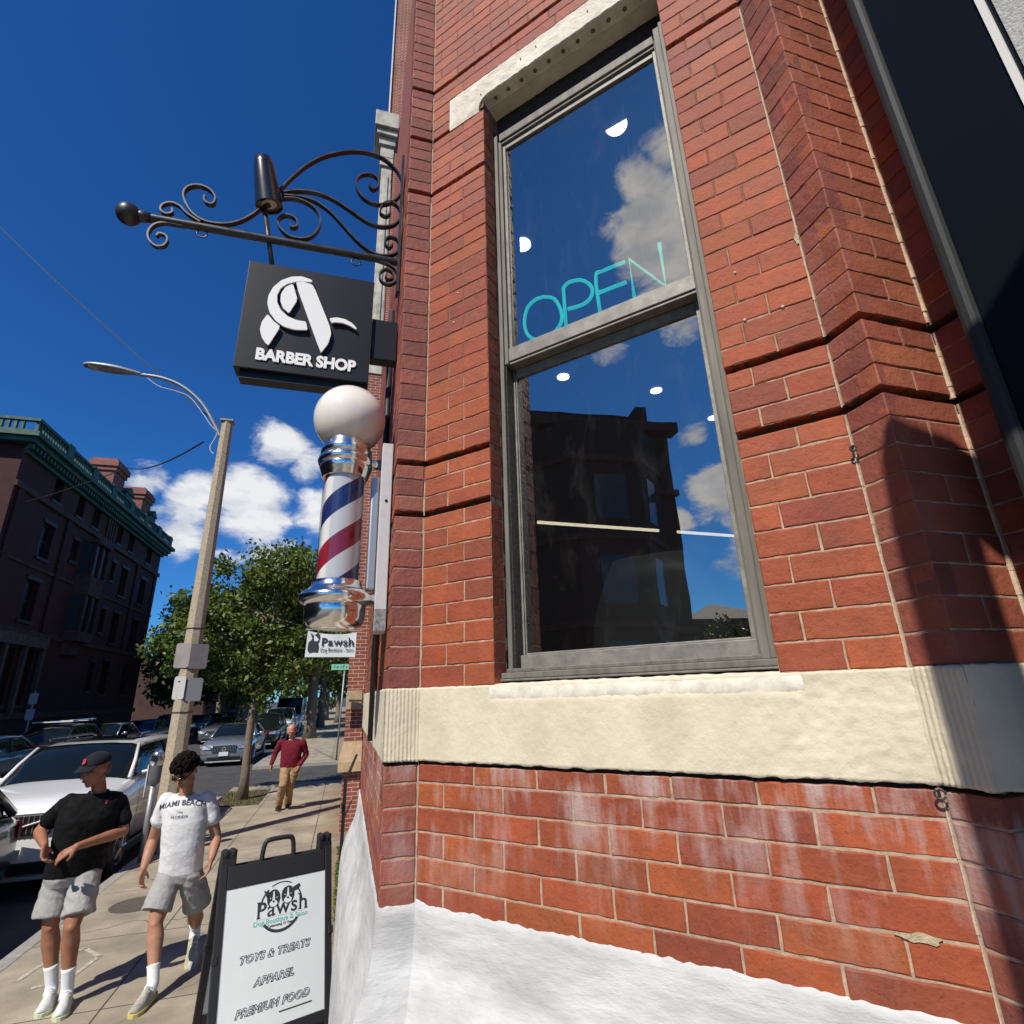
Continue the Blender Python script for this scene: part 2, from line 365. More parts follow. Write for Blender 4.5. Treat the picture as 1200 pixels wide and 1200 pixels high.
# ------------------------------------------------------------------ the corner building
AW=radians(41.74)
C0=Vector((.240,1.933)); U=Vector((sin(AW),-cos(AW))); NN=Vector((-cos(AW),-sin(AW)))
class Face:
    def __init__(s,o,u,n): s.o=Vector(o); s.u=Vector(u); s.n=Vector(n)
    def p(s,a,z,off=0): q=s.o+s.u*a+s.n*off; return Vector((q.x,q.y,z))
FM=Face(C0,U,NN)                                  # face with the window
FP=Face((.133,1.93),(1,0),(0,-1))                 # return of the left pier
FS=Face((.133,1.93),(0,1),(-1,0))                 # face along the street
PA=C0+U*1.378
FAB=Face(PA,(0,-1),(-1,0)); PB=Vector((PA.x,.80))
FBC=Face(PB,(1,0),(0,-1)); PC=Vector((1.39,.80))
FCD=Face(PC,(0,-1),(-1,0))
BR=empty('brick_building',(0,0,0),0,'red brick corner building with a tall sash window, cream stone band and white painted base','building')
def brickmat(name,rough,bump):
    m=mat(name,(1,1,1),rough,var=.24,vs=11,bump=bump,bs=42,attr=True,dist=.0045,det=10)
    t=m.node_tree; p=t.nodes['Principled BSDF']; old=p.inputs['Base Color'].links[0].from_socket
    c=t.nodes.new('ShaderNodeTexCoord')
    # fine dark pits
    v=t.nodes.new('ShaderNodeTexNoise'); v.inputs['Scale'].default_value=130; v.inputs['Detail'].default_value=3; t.links.new(c.outputs['Object'],v.inputs['Vector'])
    r=t.nodes.new('ShaderNodeMapRange')
    for i,q in enumerate((.28,.40,.68,1)): r.inputs[1+i].default_value=q
    t.links.new(v.outputs['Fac'],r.inputs[0])
    mm=t.nodes.new('ShaderNodeMix'); mm.data_type='RGBA'; mm.blend_type='MULTIPLY'; mm.inputs[0].default_value=1
    t.links.new(old,mm.inputs[6]); t.links.new(r.outputs[0],mm.inputs[7]); last=mm.outputs[2]
    # lime bloom running down below the stone band, and grime on the highest courses
    sp=t.nodes.new('ShaderNodeSeparateXYZ'); t.links.new(c.outputs['Object'],sp.inputs[0])
    mp_=t.nodes.new('ShaderNodeMapping'); mp_.inputs['Scale'].default_value=(22,22,3.2); t.links.new(c.outputs['Object'],mp_.inputs[0])
    n2=t.nodes.new('ShaderNodeTexNoise'); n2.inputs['Scale'].default_value=1; n2.inputs['Detail'].default_value=5; n2.inputs['Roughness'].default_value=.6; t.links.new(mp_.outputs[0],n2.inputs['Vector'])
    n3=t.nodes.new('ShaderNodeTexNoise'); n3.inputs['Scale'].default_value=4.5; n3.inputs['Detail'].default_value=4; t.links.new(c.outputs['Object'],n3.inputs['Vector'])
    z1=t.nodes.new('ShaderNodeMapRange')
    for i,q in enumerate((1.60,1.97,.02,.5)): z1.inputs[1+i].default_value=q
    t.links.new(sp.outputs['Z'],z1.inputs[0])
    z2=t.nodes.new('ShaderNodeMath'); z2.operation='LESS_THAN'; z2.inputs[1].default_value=2.1; t.links.new(sp.outputs['Z'],z2.inputs[0])
    s1=t.nodes.new('ShaderNodeMath'); s1.operation='MULTIPLY'; t.links.new(n2.outputs['Fac'],s1.inputs[0]); t.links.new(n3.outputs['Fac'],s1.inputs[1])
    s2=t.nodes.new('ShaderNodeMapRange')
    for i,q in enumerate((.22,.36,0,1.7)): s2.inputs[1+i].default_value=q
    t.links.new(s1.outputs[0],s2.inputs[0])
    s3=t.nodes.new('ShaderNodeMath'); s3.operation='MULTIPLY'; t.links.new(s2.outputs[0],s3.inputs[0]); t.links.new(z1.outputs[0],s3.inputs[1])
    s4=t.nodes.new('ShaderNodeMath'); s4.operation='MULTIPLY'; s4.use_clamp=True; t.links.new(s3.outputs[0],s4.inputs[0]); t.links.new(z2.outputs[0],s4.inputs[1])
    mb=t.nodes.new('ShaderNodeMix'); mb.data_type='RGBA'; mb.inputs[7].default_value=(.46,.36,.33,1); t.links.new(s4.outputs[0],mb.inputs[0]); t.links.new(last,mb.inputs[6])
    t.links.new(mb.outputs[2],p.inputs['Base Color']); return m
brick=brickmat('red_brick',.62,1.0)
mortar=mat('mortar',(.44,.32,.22),.95,var=.35,vs=40,bump=.8,bs=160,dist=.002)
def _dirt(m):
    t=m.node_tree; p=t.nodes['Principled BSDF']; old=p.inputs['Base Color'].links[0].from_socket
    c=t.nodes.new('ShaderNodeTexCoord'); s=t.nodes.new('ShaderNodeSeparateXYZ'); t.links.new(c.outputs['Object'],s.inputs[0])
    n=t.nodes.new('ShaderNodeTexNoise'); n.inputs['Scale'].default_value=7; n.inputs['Detail'].default_value=6; t.links.new(c.outputs['Object'],n.inputs['Vector'])
    a=t.nodes.new('ShaderNodeMath'); a.operation='MULTIPLY_ADD'; a.inputs[1].default_value=2.4; t.links.new(n.outputs['Fac'],a.inputs[0]); t.links.new(s.outputs['Z'],a.inputs[2])
    r=t.nodes.new('ShaderNodeMapRange')
    for i,q in enumerate((4.1,4.7,0,.85)): r.inputs[1+i].default_value=q
    t.links.new(a.outputs[0],r.inputs[0])
    x=t.nodes.new('ShaderNodeMix'); x.data_type='RGBA'; x.inputs[7].default_value=(.15,.075,.055,1); t.links.new(r.outputs[0],x.inputs[0]); t.links.new(old,x.inputs[6]); t.links.new(x.outputs[2],p.inputs['Base Color'])
_dirt(mortar)
WARM=[(.335,.074,.023),(.32,.068,.022),(.35,.080,.025),(.30,.062,.022),(.335,.077,.025),(.25,.052,.023),(.34,.079,.027),(.29,.062,.024)]
COOL=[(.25,.066,.043),(.22,.056,.038),(.28,.078,.05),(.20,.055,.038),(.30,.085,.055)]
UP=[(.34,.086,.042),(.33,.08,.038),(.35,.092,.046),(.30,.072,.038),(.28,.068,.038)]
def one_brick(mb,Fc,s0,s1,z0,z1,pal,depth=.05,proud=0):
    if s1-s0<.012: return
    c=rnd.choice(pal); k=rnd.uniform(.92,1.07); mb.col=(c[0]*k,c[1]*k*rnd.uniform(.92,1.1),c[2]*k)
    j=lambda a: rnd.uniform(-a,a)
    pr=proud+rnd.uniform(-.0008,.0012); ch=.0028
    back=[Fc.p(s0,z0,-depth),Fc.p(s1,z0,-depth),Fc.p(s1,z1,-depth),Fc.p(s0,z1,-depth)]
    # rim with wobbly outline, subdivided, then the face
    rim=[];inn=[]
    n=9 if s1-s0>.12 else 5
    def ring(inset,off,amp):
        r=[]
        a0,a1,b0,b1=s0+inset,s1-inset,z0+inset,z1-inset
        for i in range(n): r.append((a0+(a1-a0)*i/n,b0))
        for i in range(2): r.append((a1,b0+(b1-b0)*i/2))
        for i in range(n): r.append((a1-(a1-a0)*i/n,b1))
        for i in range(2): r.append((a0,b1-(b1-b0)*i/2))
        return [Fc.p(a+j(amp),b+j(amp),off+j(.0004)) for a,b in r]
    R0=ring(0,-depth,0); R1=ring(0,pr-.0024,.0013); R2=ring(ch,pr,.0015)
    mb.loft([R0,R1,R2],cap=False); b=len(mb.v)-len(R2); mb.face(range(b,b+len(R2)))
JL=.0056; JU=.0044
LOWZ=[1.595,1.658,1.727,1.797,1.866,1.9365,2.0]
GRV={9,12,32,37,42}
def upz(k): return 2.225+.06935*k
def courses():
    out=[]
    for i in range(6): out.append((LOWZ[i],LOWZ[i+1],i%2,'low',False,False))
    for k in range(0,75): out.append((upz(k),upz(k+1),k%2,'up',k in GRV,(k+1) in GRV))
    return out
CRS=courses()
def lay(mb,Fc,joints,sA,sB,pal=None,holes=(),zmin=0,zmax=9,endA=.0,endB=.0):
    for z0,z1,par,reg,gb,gt in CRS:
        if z0<zmin-.001 or z1>zmax: continue
        jl=JL if reg=='low' else JU
        if reg=='up' and z0>3.1: jl=.0034
        a0=z0+jl/2+(.010 if gb else 0); a1=z1-jl/2-(.010 if gt else 0)-(.0085 if abs(z1-2.0)<.001 else 0)
        js=[sA]+[x for x in joints(par,reg,z0) if sA+.015<x<sB-.015]+[sB]
        p_=pal or (WARM if z0<4.2 else UP)
        for i in range(len(js)-1):
            l=js[i]+(jl/2 if i else endA); r=js[i+1]-(jl/2 if i<len(js)-2 else endB)
            segs=[(l,r)]
            for (h0,h1,q0,q1) in holes:
                if a1>q0+.004 and a0<q1-.004:
                    ns=[]
                    for (x,y) in segs:
                        if y<=h0 or x>=h1: ns.append((x,y))
                        else:
                            if x<h0: ns.append((x,h0))
                            if y>h1: ns.append((h1,y))
                    segs=ns
            for (x,y) in segs: one_brick(mb,Fc,x,y,a0,a1,p_)
def jm(par,reg,z):
    if reg=='low':
        return [.223,.443,.652,.83,1.03,1.258] if par else [.107,.327,.553,.747,.945,1.138]
    if z>5: return [.05+.206*i for i in range(8)] if par else [.153+.206*i for i in range(8)]
    if par: return [.113,.40,.6,.8,1.0,1.19]
    return [.188,.5,.7,.9,1.265]
WIN=(.305,1.122,2.2,4.99)
mb=MB()
lay(mb,FM,jm,0,1.378,holes=[WIN,(.113,1.30,4.782,4.99)],endA=.002,endB=.002)
# left jamb brick return into the window opening
FJ=Face(FM.p(.305,0,0).xy,(-NN.x,-NN.y),(U.x,U.y))
lay(mb,FJ,lambda p,r,z:[],0.004,.075,pal=[(.20,.045,.03),(.24,.06,.035)],zmin=2.2,zmax=4.79)
lay(mb,FP,lambda p,r,z:[],-.0,.107,pal=COOL,endB=.003)
lay(mb,FS,lambda p,r,z:[.1+.2*i for i in range(12)] if p else [.2*i for i in range(1,12)],.004,2.26,pal=COOL+WARM[:3],zmax=4.93)
lay(mb,FS,lambda p,r,z:[],.004,.15,pal=COOL,zmin=4.92,zmax=8)
lay(mb,FAB,lambda p,r,z:[],.003,.105,pal=COOL)
lay(mb,FBC,lambda p,r,z:[.118] if p else [],.0,.232,pal=[(.30,.075,.035),(.26,.066,.034),(.33,.085,.04)],endA=.0,endB=.004)
lay(mb,FCD,lambda p,r,z:[.1+.2*i for i in range(3)] if p else [.2*i for i in range(1,4)],.006,.45,pal=COOL+WARM[3:5])
mb.build('wall',brick,BR,colors=True)
# mortar behind, course grooves cut deeper
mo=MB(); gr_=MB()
def line_int(F1,F2,off):
    p1=F1.o+F1.n*off; p2=F2.o+F2.n*off; d1=F1.u; d2=F2.u
    den=d1.x*d2.y-d1.y*d2.x; w_=p2-p1; t=(w_.x*d2.y-w_.y*d2.x)/den; u_=(w_.x*d1.y-w_.y*d1.x)/den
    return t,u_
def strip(Fc,a,b,z0,z1,off,amp=.0):
    n=max(2,int((b-a)/.02)); 
    mo.add([Fc.p(a,z0,off),Fc.p(b,z0,off),Fc.p(b,z1,off),Fc.p(a,z1,off)],[(0,1,2,3)])
gz=[upz(k) for k in sorted(GRV)]
edges=[1.5]+gz+[7.4]
GD=.034
def mort(Fc,a,b,hole=None,off=-.0026,z_lo=1.5,z_hi=7.4,Fl=None,Fr=None):
    a_=line_int(Fc,Fl,off-GD)[0] if Fl else a; b_=line_int(Fc,Fr,off-GD)[0] if Fr else b
    for (p_,q) in ((z_lo,1.9875),):
        strip(Fc,a,b,p_,q,off)
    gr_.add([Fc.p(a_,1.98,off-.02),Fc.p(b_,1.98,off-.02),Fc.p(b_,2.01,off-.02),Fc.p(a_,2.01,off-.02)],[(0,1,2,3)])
    z_lo=1.9985
    e=[z for z in edges if z_lo<z<z_hi]; e=[z_lo]+e+[z_hi]
    for i in range(len(e)-1):
        lo_=e[i]+(.0125 if e[i] in gz else 0); hi=e[i+1]-(.0125 if e[i+1] in gz else 0)
        if hole:
            h0,h1,q0,q1=hole
            for (x,y,p_,q) in ((a,h0,lo_,hi),(h1,b,lo_,hi)): strip(Fc,x,y,p_,q,off)
            if lo_<q0: strip(Fc,h0,h1,lo_,min(hi,q0),off)
            if hi>q1: strip(Fc,h0,h1,max(lo_,q1),hi,off)
        else: strip(Fc,a,b,lo_,hi,off)
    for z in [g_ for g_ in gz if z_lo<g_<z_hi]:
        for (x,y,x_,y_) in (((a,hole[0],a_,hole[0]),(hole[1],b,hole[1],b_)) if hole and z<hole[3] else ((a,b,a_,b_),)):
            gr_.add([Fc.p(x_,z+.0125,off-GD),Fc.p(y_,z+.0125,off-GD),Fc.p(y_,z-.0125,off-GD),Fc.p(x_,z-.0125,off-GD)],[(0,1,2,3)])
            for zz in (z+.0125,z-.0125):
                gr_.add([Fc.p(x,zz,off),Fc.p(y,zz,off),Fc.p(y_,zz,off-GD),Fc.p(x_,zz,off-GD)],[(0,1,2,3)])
mort(FM,-.01,1.388,WIN,Fl=FP,Fr=FAB); mort(FP,.0026,.112,Fl=FS,Fr=FM); mort(FS,.0026,2.262,z_hi=4.92,Fl=FP); mort(FS,.0026,.152,z_hi=8,Fl=FP); mort(FAB,0,.1024,Fl=FM,Fr=FBC); mort(FBC,.0026,.236,Fl=FAB,Fr=FCD); mort(FCD,0,.6,Fl=FBC)
mo.add([FJ.p(0.003,2.2,-.0026),FJ.p(.3,2.2,-.0026),FJ.p(.3,4.99,-.0026),FJ.p(.003,4.99,-.0026)],[(0,1,2,3)])
# ragged mortar beads in the inner corners
bd=MB()
for Fc,s,r in ((FM,.003,.0022),(FM,1.376,.0026),(FBC,.231,.0058)):
    z=1.6
    while z<7:
        z2=z+rnd.uniform(.03,.06)
        if not (2.0<z2<2.23 or any(abs(z2-g_)<.03 for g_ in gz)):
            q=Fc.p(s,0,.0); rr=r*rnd.uniform(.55,1.25)
            bd.tube([(q.x,q.y,z),(q.x+rnd.uniform(-.001,.001),q.y,(z+z2)/2),(q.x,q.y,z2)],[rr,rr*rnd.uniform(.7,1.2),rr*.9],6)
        z=z2
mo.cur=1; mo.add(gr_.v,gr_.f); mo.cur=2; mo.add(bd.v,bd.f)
mo.build('mortar',[mortar,mat('groove_shade_mortar',(.10,.065,.05),.95,var=.3,vs=30),mat('mortar_pale',(.56,.42,.29),.95,var=.2,vs=60,bump=.6,bs=150)],BR,fix=False)  # middle slot: shade of the grooves put into a near-black mortar colour
# ---- displaced sheets: cream band, lintel, white base
def nz_(p,s): return noise.noise(Vector(p)*s)
def sheet(mb,Fc,ss,prof,disp):
    base=len(mb.v); n=len(prof)
    for a in ss:
        for (off,z) in prof:
            d,dz=disp(a,z,Fc)
            mb.v.append(tuple(Fc.p(a,z+dz,off+d)))
    for i in range(len(ss)-1):
        for j in range(n-1):
            mb.face((base+i*n+j,base+(i+1)*n+j,base+(i+1)*n+j+1,base+i*n+j+1))
def lin(a,b,st): n=max(1,int(round(abs(b-a)/st))); return [a+(b-a)*i/n for i in range(n+1)]
cream=mat('cream_stone_paint',(.64,.57,.42),.9,var=.17,vs=6,bump=.7,bs=75,dist=.0035,det=12)
whitep=mat('white_wall_paint',(.55,.55,.535),.8,var=.32,vs=3.2,bump=.7,bs=11,dist=.008,det=12,stretch=(1,1,3.2))
def dcream(a,z,Fc):
    p=Fc.p(a,z); d=nz_(p,38)*.0009+nz_(p,110)*.0010+nz_(p,9)*.0015
    if Fc is FM:
        rough_=min(1,max(0,(a-.95)*5)); d+=rough_*(nz_(p,62)*.0026+nz_(p,25)*.002)
        if .29<a<1.17 and z>2.178: d-=.006*min(1,(z-2.178)*60)          # weathered top edge under the window
    if Fc in (FP,FAB): d+=sin(a*2*pi/.0125)*.0012+nz_((a*300,z*6,2),1)*.0008
    dz=0
    if z<2.004: dz=nz_((a*3,1,Fc.o.y),9)*.004+nz_((a,4,Fc.o.y),70)*.0025
    if z>2.222: dz=nz_((a,7,Fc.o.y),60)*.003
    return d,dz
band=[(-.01,1.998),(.004,1.999)]+[(.008,2.0+.225*i/34) for i in range(35)]+[(.004,2.2255),(-.02,2.2257)]
cb=MB()
for Fc,a,b in ((FM,.0,1.378),(FP,-.008,.107),(FS,-.008,2.3),(FAB,0,.113),(FBC,-.008,.232),(FCD,-.0,.6)):
    sheet(cb,Fc,lin(a,b,.03 if Fc is FS else (.0022 if Fc in (FP,FAB) else .0065)),band,dcream)
cb.build('stone_band',cream,BR,smooth=True)
whs=mat('bare_white_stone',(.66,.61,.50),.85,var=.25,vs=25,bump=.8,bs=90,dist=.002)
cb=MB(); sheet(cb,FM,lin(.29,1.17,.006),[(.0045,2.180),(.0062,2.187),(.005,2.215),(-.007,2.2285),(-.11,2.236),(-.16,2.24)],lambda a,z,F_:(nz_(F_.p(a,z),60)*.002+nz_(F_.p(a,z),160)*.0012,nz_((a,z,3),45)*.003))
cb.build('window_ledge',whs,BR,smooth=True)
# lintel
lt=MB()
def dl(a,z,Fc):
    p=Fc.p(a,z); return nz_(p,30)*.003+nz_(p,90)*.0015, nz_((a,z,9),25)*.0015
sheet(lt,FM,lin(.113,1.30,.01),[(-.02,4.990),(.004,4.989)]+[(.007,4.98-.125*i/12) for i in range(13)]+[(.002,4.850),(-.02,4.846),(-.045,4.846),(-.048,4.838),(-.052,4.846),(-.12,4.846)],dl)
for a,b in ((.113,.285),(1.138,1.30)):
    sheet(lt,FM,lin(a,b,.008),[(.007,4.862),(.008,4.84),(.008,4.80),(.004,4.779),(-.05,4.778)],dl)
    for q in (a,b):
        lt.add([FM.p(q,4.778,.007),FM.p(q,4.99,.007),FM.p(q,4.99,-.1),FM.p(q,4.778,-.1)],[(0,1,2,3)])
# rounded haunch between ear and soffit
for s_,sg in ((.285,1),(1.138,-1)):
    arc=[(s_+sg*.045*(1-cos(t*pi/2/6)),4.80+.052*sin(t*pi/2/6)) for t in range(7)]
    for i in range(6):
        (a,z),(b,z2)=arc[i],arc[i+1]
        lt.add([FM.p(a,z,.007),FM.p(b,z2,.007),FM.p(b,z2,-.12),FM.p(a,z,-.12)],[(0,1,2,3)])
        lt.add([FM.p(a,z,.007),FM.p(b,z2,.007),FM.p(b,4.86,.0068),FM.p(a,4.86,.0068)],[(0,1,2,3)])
    lt.add([FM.p(s_,4.778,.007),FM.p(s_,4.80,.007),FM.p(s_,4.80,-.12),FM.p(s_,4.778,-.12)],[(0,1,2,3)])
lint=lt.build('lintel',mat('lintel_stone',(.70,.63,.52),.85,var=.22,vs=12,bump=.8,bs=70,dist=.003),BR,smooth=False,fix=False)
dk=mat('dark_hole',(.03,.025,.02),.9)
vsm=mat('vent_shade',(.16,.13,.10),.9)
for i in range(11):
    a=.36+i*.0705; q=FM.p(a,4.8445,-.026); hb=MB()
    hb.lathe([(.0095,-.0005),(.0095,-.0012),(.001,-.0014)],(q.x,q.y,4.8455),14); hb.build('vent_hole',vsm,lint)
for a,z in ((.30,4.87),(.52,4.92),(.60,4.93),(.85,4.92)):
    q=FM.p(a,z,.0105); hb=MB(); hb.sphere(q,.0035,8,6); hb.build('drill_hole',vsm,lint)
# white painted base, flaring out to the ground
PROF=[(0.0,1.606),(.006,1.600),(.008,1.585),(.010,1.56),(.012,1.53),(.014,1.50),(.018,1.475),(.024,1.45),(.034,1.42),(.048,1.39),(.062,1.36),(.076,1.33),(.088,1.29),(.098,1.24),(.104,1.17),(.108,1.0),(.110,.5),(.112,-.02)]
PR=[]
for i in range(len(PROF)-1):
    (o0,z0),(o1,z1)=PROF[i],PROF[i+1]; k=max(1,int((z0-z1)/.008)) if z0>1.15 else 6
    for t in range(k): PR.append((o0+(o1-o0)*t/k,z0+(z1-z0)*t/k))
PR.append(PROF[-1])
def dw(a,z,Fc):
    p=Fc.p(a,z); d=nz_(p,7)*.004+nz_(p,30)*.0009+nz_((p.x*14,p.y*14,p.z*75),1)*.0012
    cr_=abs(nz_((a*2.2+3,z*2.6,1.7),2.4)); d-= .004*max(0,1-cr_*45)                                  # hairline cracks
    dz=(nz_((a,2,Fc.o.x),16)*.007+nz_((a,5,Fc.o.x),60)*.004+0) if z>1.59 else 0
    if Fc is FM and z>1.5: dz+=.012*max(0,.06-a)/.06+.012*(.25<a<.5)*0
    return d,dz
wb=MB()
def miter(F1,F2):                       # s offset of the shared corner as profile offset grows
    pass
def line_int(F1,F2,off):
    p1=F1.o+F1.n*off; p2=F2.o+F2.n*off; d1=F1.u; d2=F2.u
    den=d1.x*d2.y-d1.y*d2.x; w_=p2-p1; t=(w_.x*d2.y-w_.y*d2.x)/den; u_=(w_.x*d1.y-w_.y*d1.x)/den
    return t,u_
def sheet2(Fc,Fl,Fr,La,Lb,st,prof=PR):
    n=max(2,int((Lb-La)/st)); base=len(wb.v)
    for i in range(n+1):
        t=i/n
        for (off,z) in prof:
            a=La if Fl is None else line_int(Fc,Fl,off)[0]; b=Lb if Fr is None else line_int(Fc,Fr,off)[0]
            s=a+(b-a)*t; d,dz=dw(s,z,Fc)
            e=min(1,min(t,1-t)*n/2.0); wb.v.append(tuple(Fc.p(s,z+dz,off+d*e)))
    m=len(prof)
    for i in range(n):
        for j in range(m-1): wb.face((base+i*m+j,base+(i+1)*m+j,base+(i+1)*m+j+1,base+i*m+j+1))
sheet2(FM,FP,FAB,0,1.378,.008); sheet2(FP,FS,FM,0,.107,.006); sheet2(FS,FP,None,0,2.3,.03)
sheet2(FAB,FM,FBC,0,.105,.01); sheet2(FBC,FAB,FCD,0,.232,.01); sheet2(FCD,FBC,None,0,.6,.03)
wb.build('painted_base',whitep,BR,smooth=True)
# end of the street face and the wall set back beyond it
core=MB()
core.add([(.136,4.19,1.5),(.38,4.19,1.5),(.38,4.19,4.92),(.136,4.19,4.92)],[(0,1,2,3)]); core.box((.137,2.07,4.925),(.36,4.2,4.94)); core.add([(.136,2.079,4.96),(.9,2.079,4.96),(.9,2.079,8),(.136,2.079,8)],[(0,1,2,3)])
core.add([(.02,4.23,-.1),(.38,4.23,-.1),(.38,4.23,1.52),(.12,4.23,1.58)],[(0,1,2,3)])
core.box((.16,1.97,7.38),(3.5,2.07,8)); core.box((.22,2.09,5.0),(3.5,6.0,9.5))
core.build('side_wall',mat('side_brick',(.28,.08,.05),.8,var=.3,vs=20,bump=.6,bs=40),BR)
# ---- window
gm=mat('grey_aluminium',(.155,.142,.115),.65,metal=.05,var=.4,vs=30,bump=.3,bs=90,stretch=(1,1,.12))
gl=mat('grey_aluminium_light',(.215,.203,.172),.55,metal=.1,var=.35,vs=22,bump=.2,bs=120)
caulk_shade=mat('caulk_and_shade_black',(.03,.027,.025),.7,var=.4,vs=60,bump=1,bs=80,dist=.01)
WN=empty('window'); WN.parent=BR
def bar(mb,a0,a1,z0,z1,o0,o1):           # o1 front offset
    vs=[FM.p(a,z,o) for o in (o0,o1) for (a,z) in ((a0,z0),(a1,z0),(a1,z1),(a0,z1))]
    mb.add(vs,((3,2,1,0),(4,5,6,7),(0,1,5,4),(1,2,6,5),(2,3,7,6),(3,0,4,7)))
fr=MB()
bar(fr,.303,.321,2.262,4.70,-.19,-.088); bar(fr,.3215,.338,3.44,4.66,-.19,-.096)
bar(fr,1.078,1.102,2.262,4.70,-.19,-.070); bar(fr,1.1025,1.118,2.262,4.70,-.19,-.058); bar(fr,1.072,1.0775,2.262,4.66,-.19,-.084)
bar(fr,.3305,1.0715,4.655,4.70,-.19,-.090); bar(fr,.339,1.0715,4.640,4.6545,-.19,-.098)
bar(fr,.300,1.118,2.243,2.2615,-.19,-.045); bar(fr,.303,1.112,2.262,2.275,-.19,-.075)
bar(fr,.298,1.122,2.236,2.2425,-.19,-.038)
fr.build('frame',gm,WN,bevel=.003)
ck=MB()
for i in range(60):
    z=2.25+i*.0415; bar(ck,.296,.3025,z,z+.0418,-.15,-.082+rnd.uniform(-.006,.004))
bar(ck,.296,1.14,4.7005,4.86,-.22,-.125); bar(ck,.3215,.3262,2.276,3.4395,-.19,-.102)  # shade of the head recess and sash channel put in as black bars
bar(ck,1.1185,1.13,2.2,4.85,-.2,-.06)
ck.build('caulking_and_shade',caulk_shade,WN)
us=MB()
bar(us,.3385,.352,3.45,4.6395,-.135,-.108); bar(us,1.058,1.0715,3.45,4.6395,-.135,-.106); bar(us,.3525,1.0575,4.612,4.6395,-.135,-.109)
bar(us,.3385,1.0715,3.452,3.512,-.135,-.100); bar(us,.3385,1.0715,3.440,3.4515,-.15,-.106)
U_=us.build('upper_sash',gl,WN,bevel=.002)
gp=MB(); gp.add([FM.p(.352,3.512,-.120),FM.p(1.0575,3.512,-.120),FM.p(1.0575,4.612,-.120),FM.p(.352,4.612,-.120)],[(0,1,2,3)])
glass=glassmat('window_glass',(.50,.53,.52),.44,gcol=(1,.95,.87),wav=.12)
gp.build('glass_pane',glass,U_,fix=False)
ls=MB()
bar(ls,.3265,.334,2.276,3.43,-.19,-.150); bar(ls,.3345,.339,2.30,3.42,-.19,-.156); bar(ls,1.052,1.0715,2.276,3.45,-.19,-.146); bar(ls,.3265,1.0715,2.2755,2.318,-.19,-.132); bar(ls,.3395,1.0515,2.3185,2.326,-.19,-.152)
bar(ls,.3395,1.0515,3.40,3.4395,-.19,-.150)
Ls=ls.build('lower_sash',gl,WN,bevel=.002)
gp=MB(); gp.add([FM.p(.339,2.326,-.160),FM.p(1.0515,2.326,-.160),FM.p(1.0515,3.40,-.160),FM.p(.339,3.40,-.160)],[(0,1,2,3)])
gp.build('glass_pane',glass,Ls,fix=False)
# ---- dark room behind the glass
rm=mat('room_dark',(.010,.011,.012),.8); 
room=MB(); ctr=C0+U*.7
def rp(a,z,d): return FM.p(a,z,-d)
A_,B_,D_=-.25,4.2,4.5
zf,zc=1.3,4.95
A_=.0
_pl=[rp(0,0,.2).xy,Vector((.40,6.6)),Vector((6.2,6.6)),rp(B_,0,D_).xy,rp(B_,0,.2).xy]
room.add([(p.x,p.y,zf) for p in _pl],[(0,1,2,3,4)]); room.add([(p.x,p.y,zc) for p in _pl],[(0,1,2,3,4)])
for i in range(4):
    p,q=_pl[i],_pl[i+1]; room.add([(p.x,p.y,zf),(q.x,q.y,zf),(q.x,q.y,zc),(p.x,p.y,zc)],[(0,1,2,3)])
# inner leaf of the wall round the window
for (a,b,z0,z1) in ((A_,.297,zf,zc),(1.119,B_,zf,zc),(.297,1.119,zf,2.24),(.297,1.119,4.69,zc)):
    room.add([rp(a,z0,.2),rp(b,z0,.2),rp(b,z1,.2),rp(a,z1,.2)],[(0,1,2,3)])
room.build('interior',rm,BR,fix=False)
lampm=mat('downlight_glow',(1,1,1),.5,emit=(1,.90,.74),es=7)
ring_m=mat('downlight_ring',(.5,.5,.5),.4)
for (x,y) in ((722,147),(612,287),(604,391),(660,442),(769,458),(836,490)):
    q=PZ(x,y,zc-.01); b=MB()
    if y==147: b.prism([(q.x+.056*(U.x*cos(a)-NN.x*sin(a)),q.y+.056*(U.y*cos(a)-NN.y*sin(a)),zc-.012) for a in [pi*k/16 for k in range(17)]],(0,0,.008))
    else: b.lathe([(.056,0),(.056,-.008),(.001,-.008)],(q.x,q.y,zc-.004),24)
    b.build('downlight',lampm,BR)
p,q=PZ(630,612,3.25),PZ(862,628,3.25)
b=MB(); m_=p.lerp(q,.58); m2=p.lerp(q,.68)
b.tube([p,m_],.011,8); b.tube([m2,q],.011,8); b.build('strip_light',mat('strip_glow',(1,1,1),.5,emit=(1,.86,.62),es=2.2),BR)
# ---- black shopfront pier at the right edge, chrome bead and pale stucco beyond
bk=mat('black_cladding',(.006,.008,.010),.35,spec=.15); 
sp_=MB(); sp_.box((1.262,.435,-.1),(1.40,.628,8)); 
o=sp_.build('shopfront_post',bk,BR,bevel=.003)
e=MB(); e.box((1.250,.6285,-.1),(1.39,.664,8)); e.build('post_edge',mat('dark_satin_edge',(.030,.030,.029),.5,spec=.25),o,bevel=.012)
e=MB(); e.box((1.256,.422,-.1),(1.39,.4345,8)); e.build('chrome_bead',mat('bright_bead',(.8,.8,.74),.4),o)
e=MB(); e.box((1.262,.412,-.1),(1.39,.4215,8)); e.build('black_gap',bk,o)
e=MB(); e.box((1.258,-.6,-.1),(1.39,.4115,8)); e.build('stucco_pier',mat('grey_stucco',(.52,.53,.50),.9,var=.25,vs=90,bump=1,bs=160,dist=.004),BR)
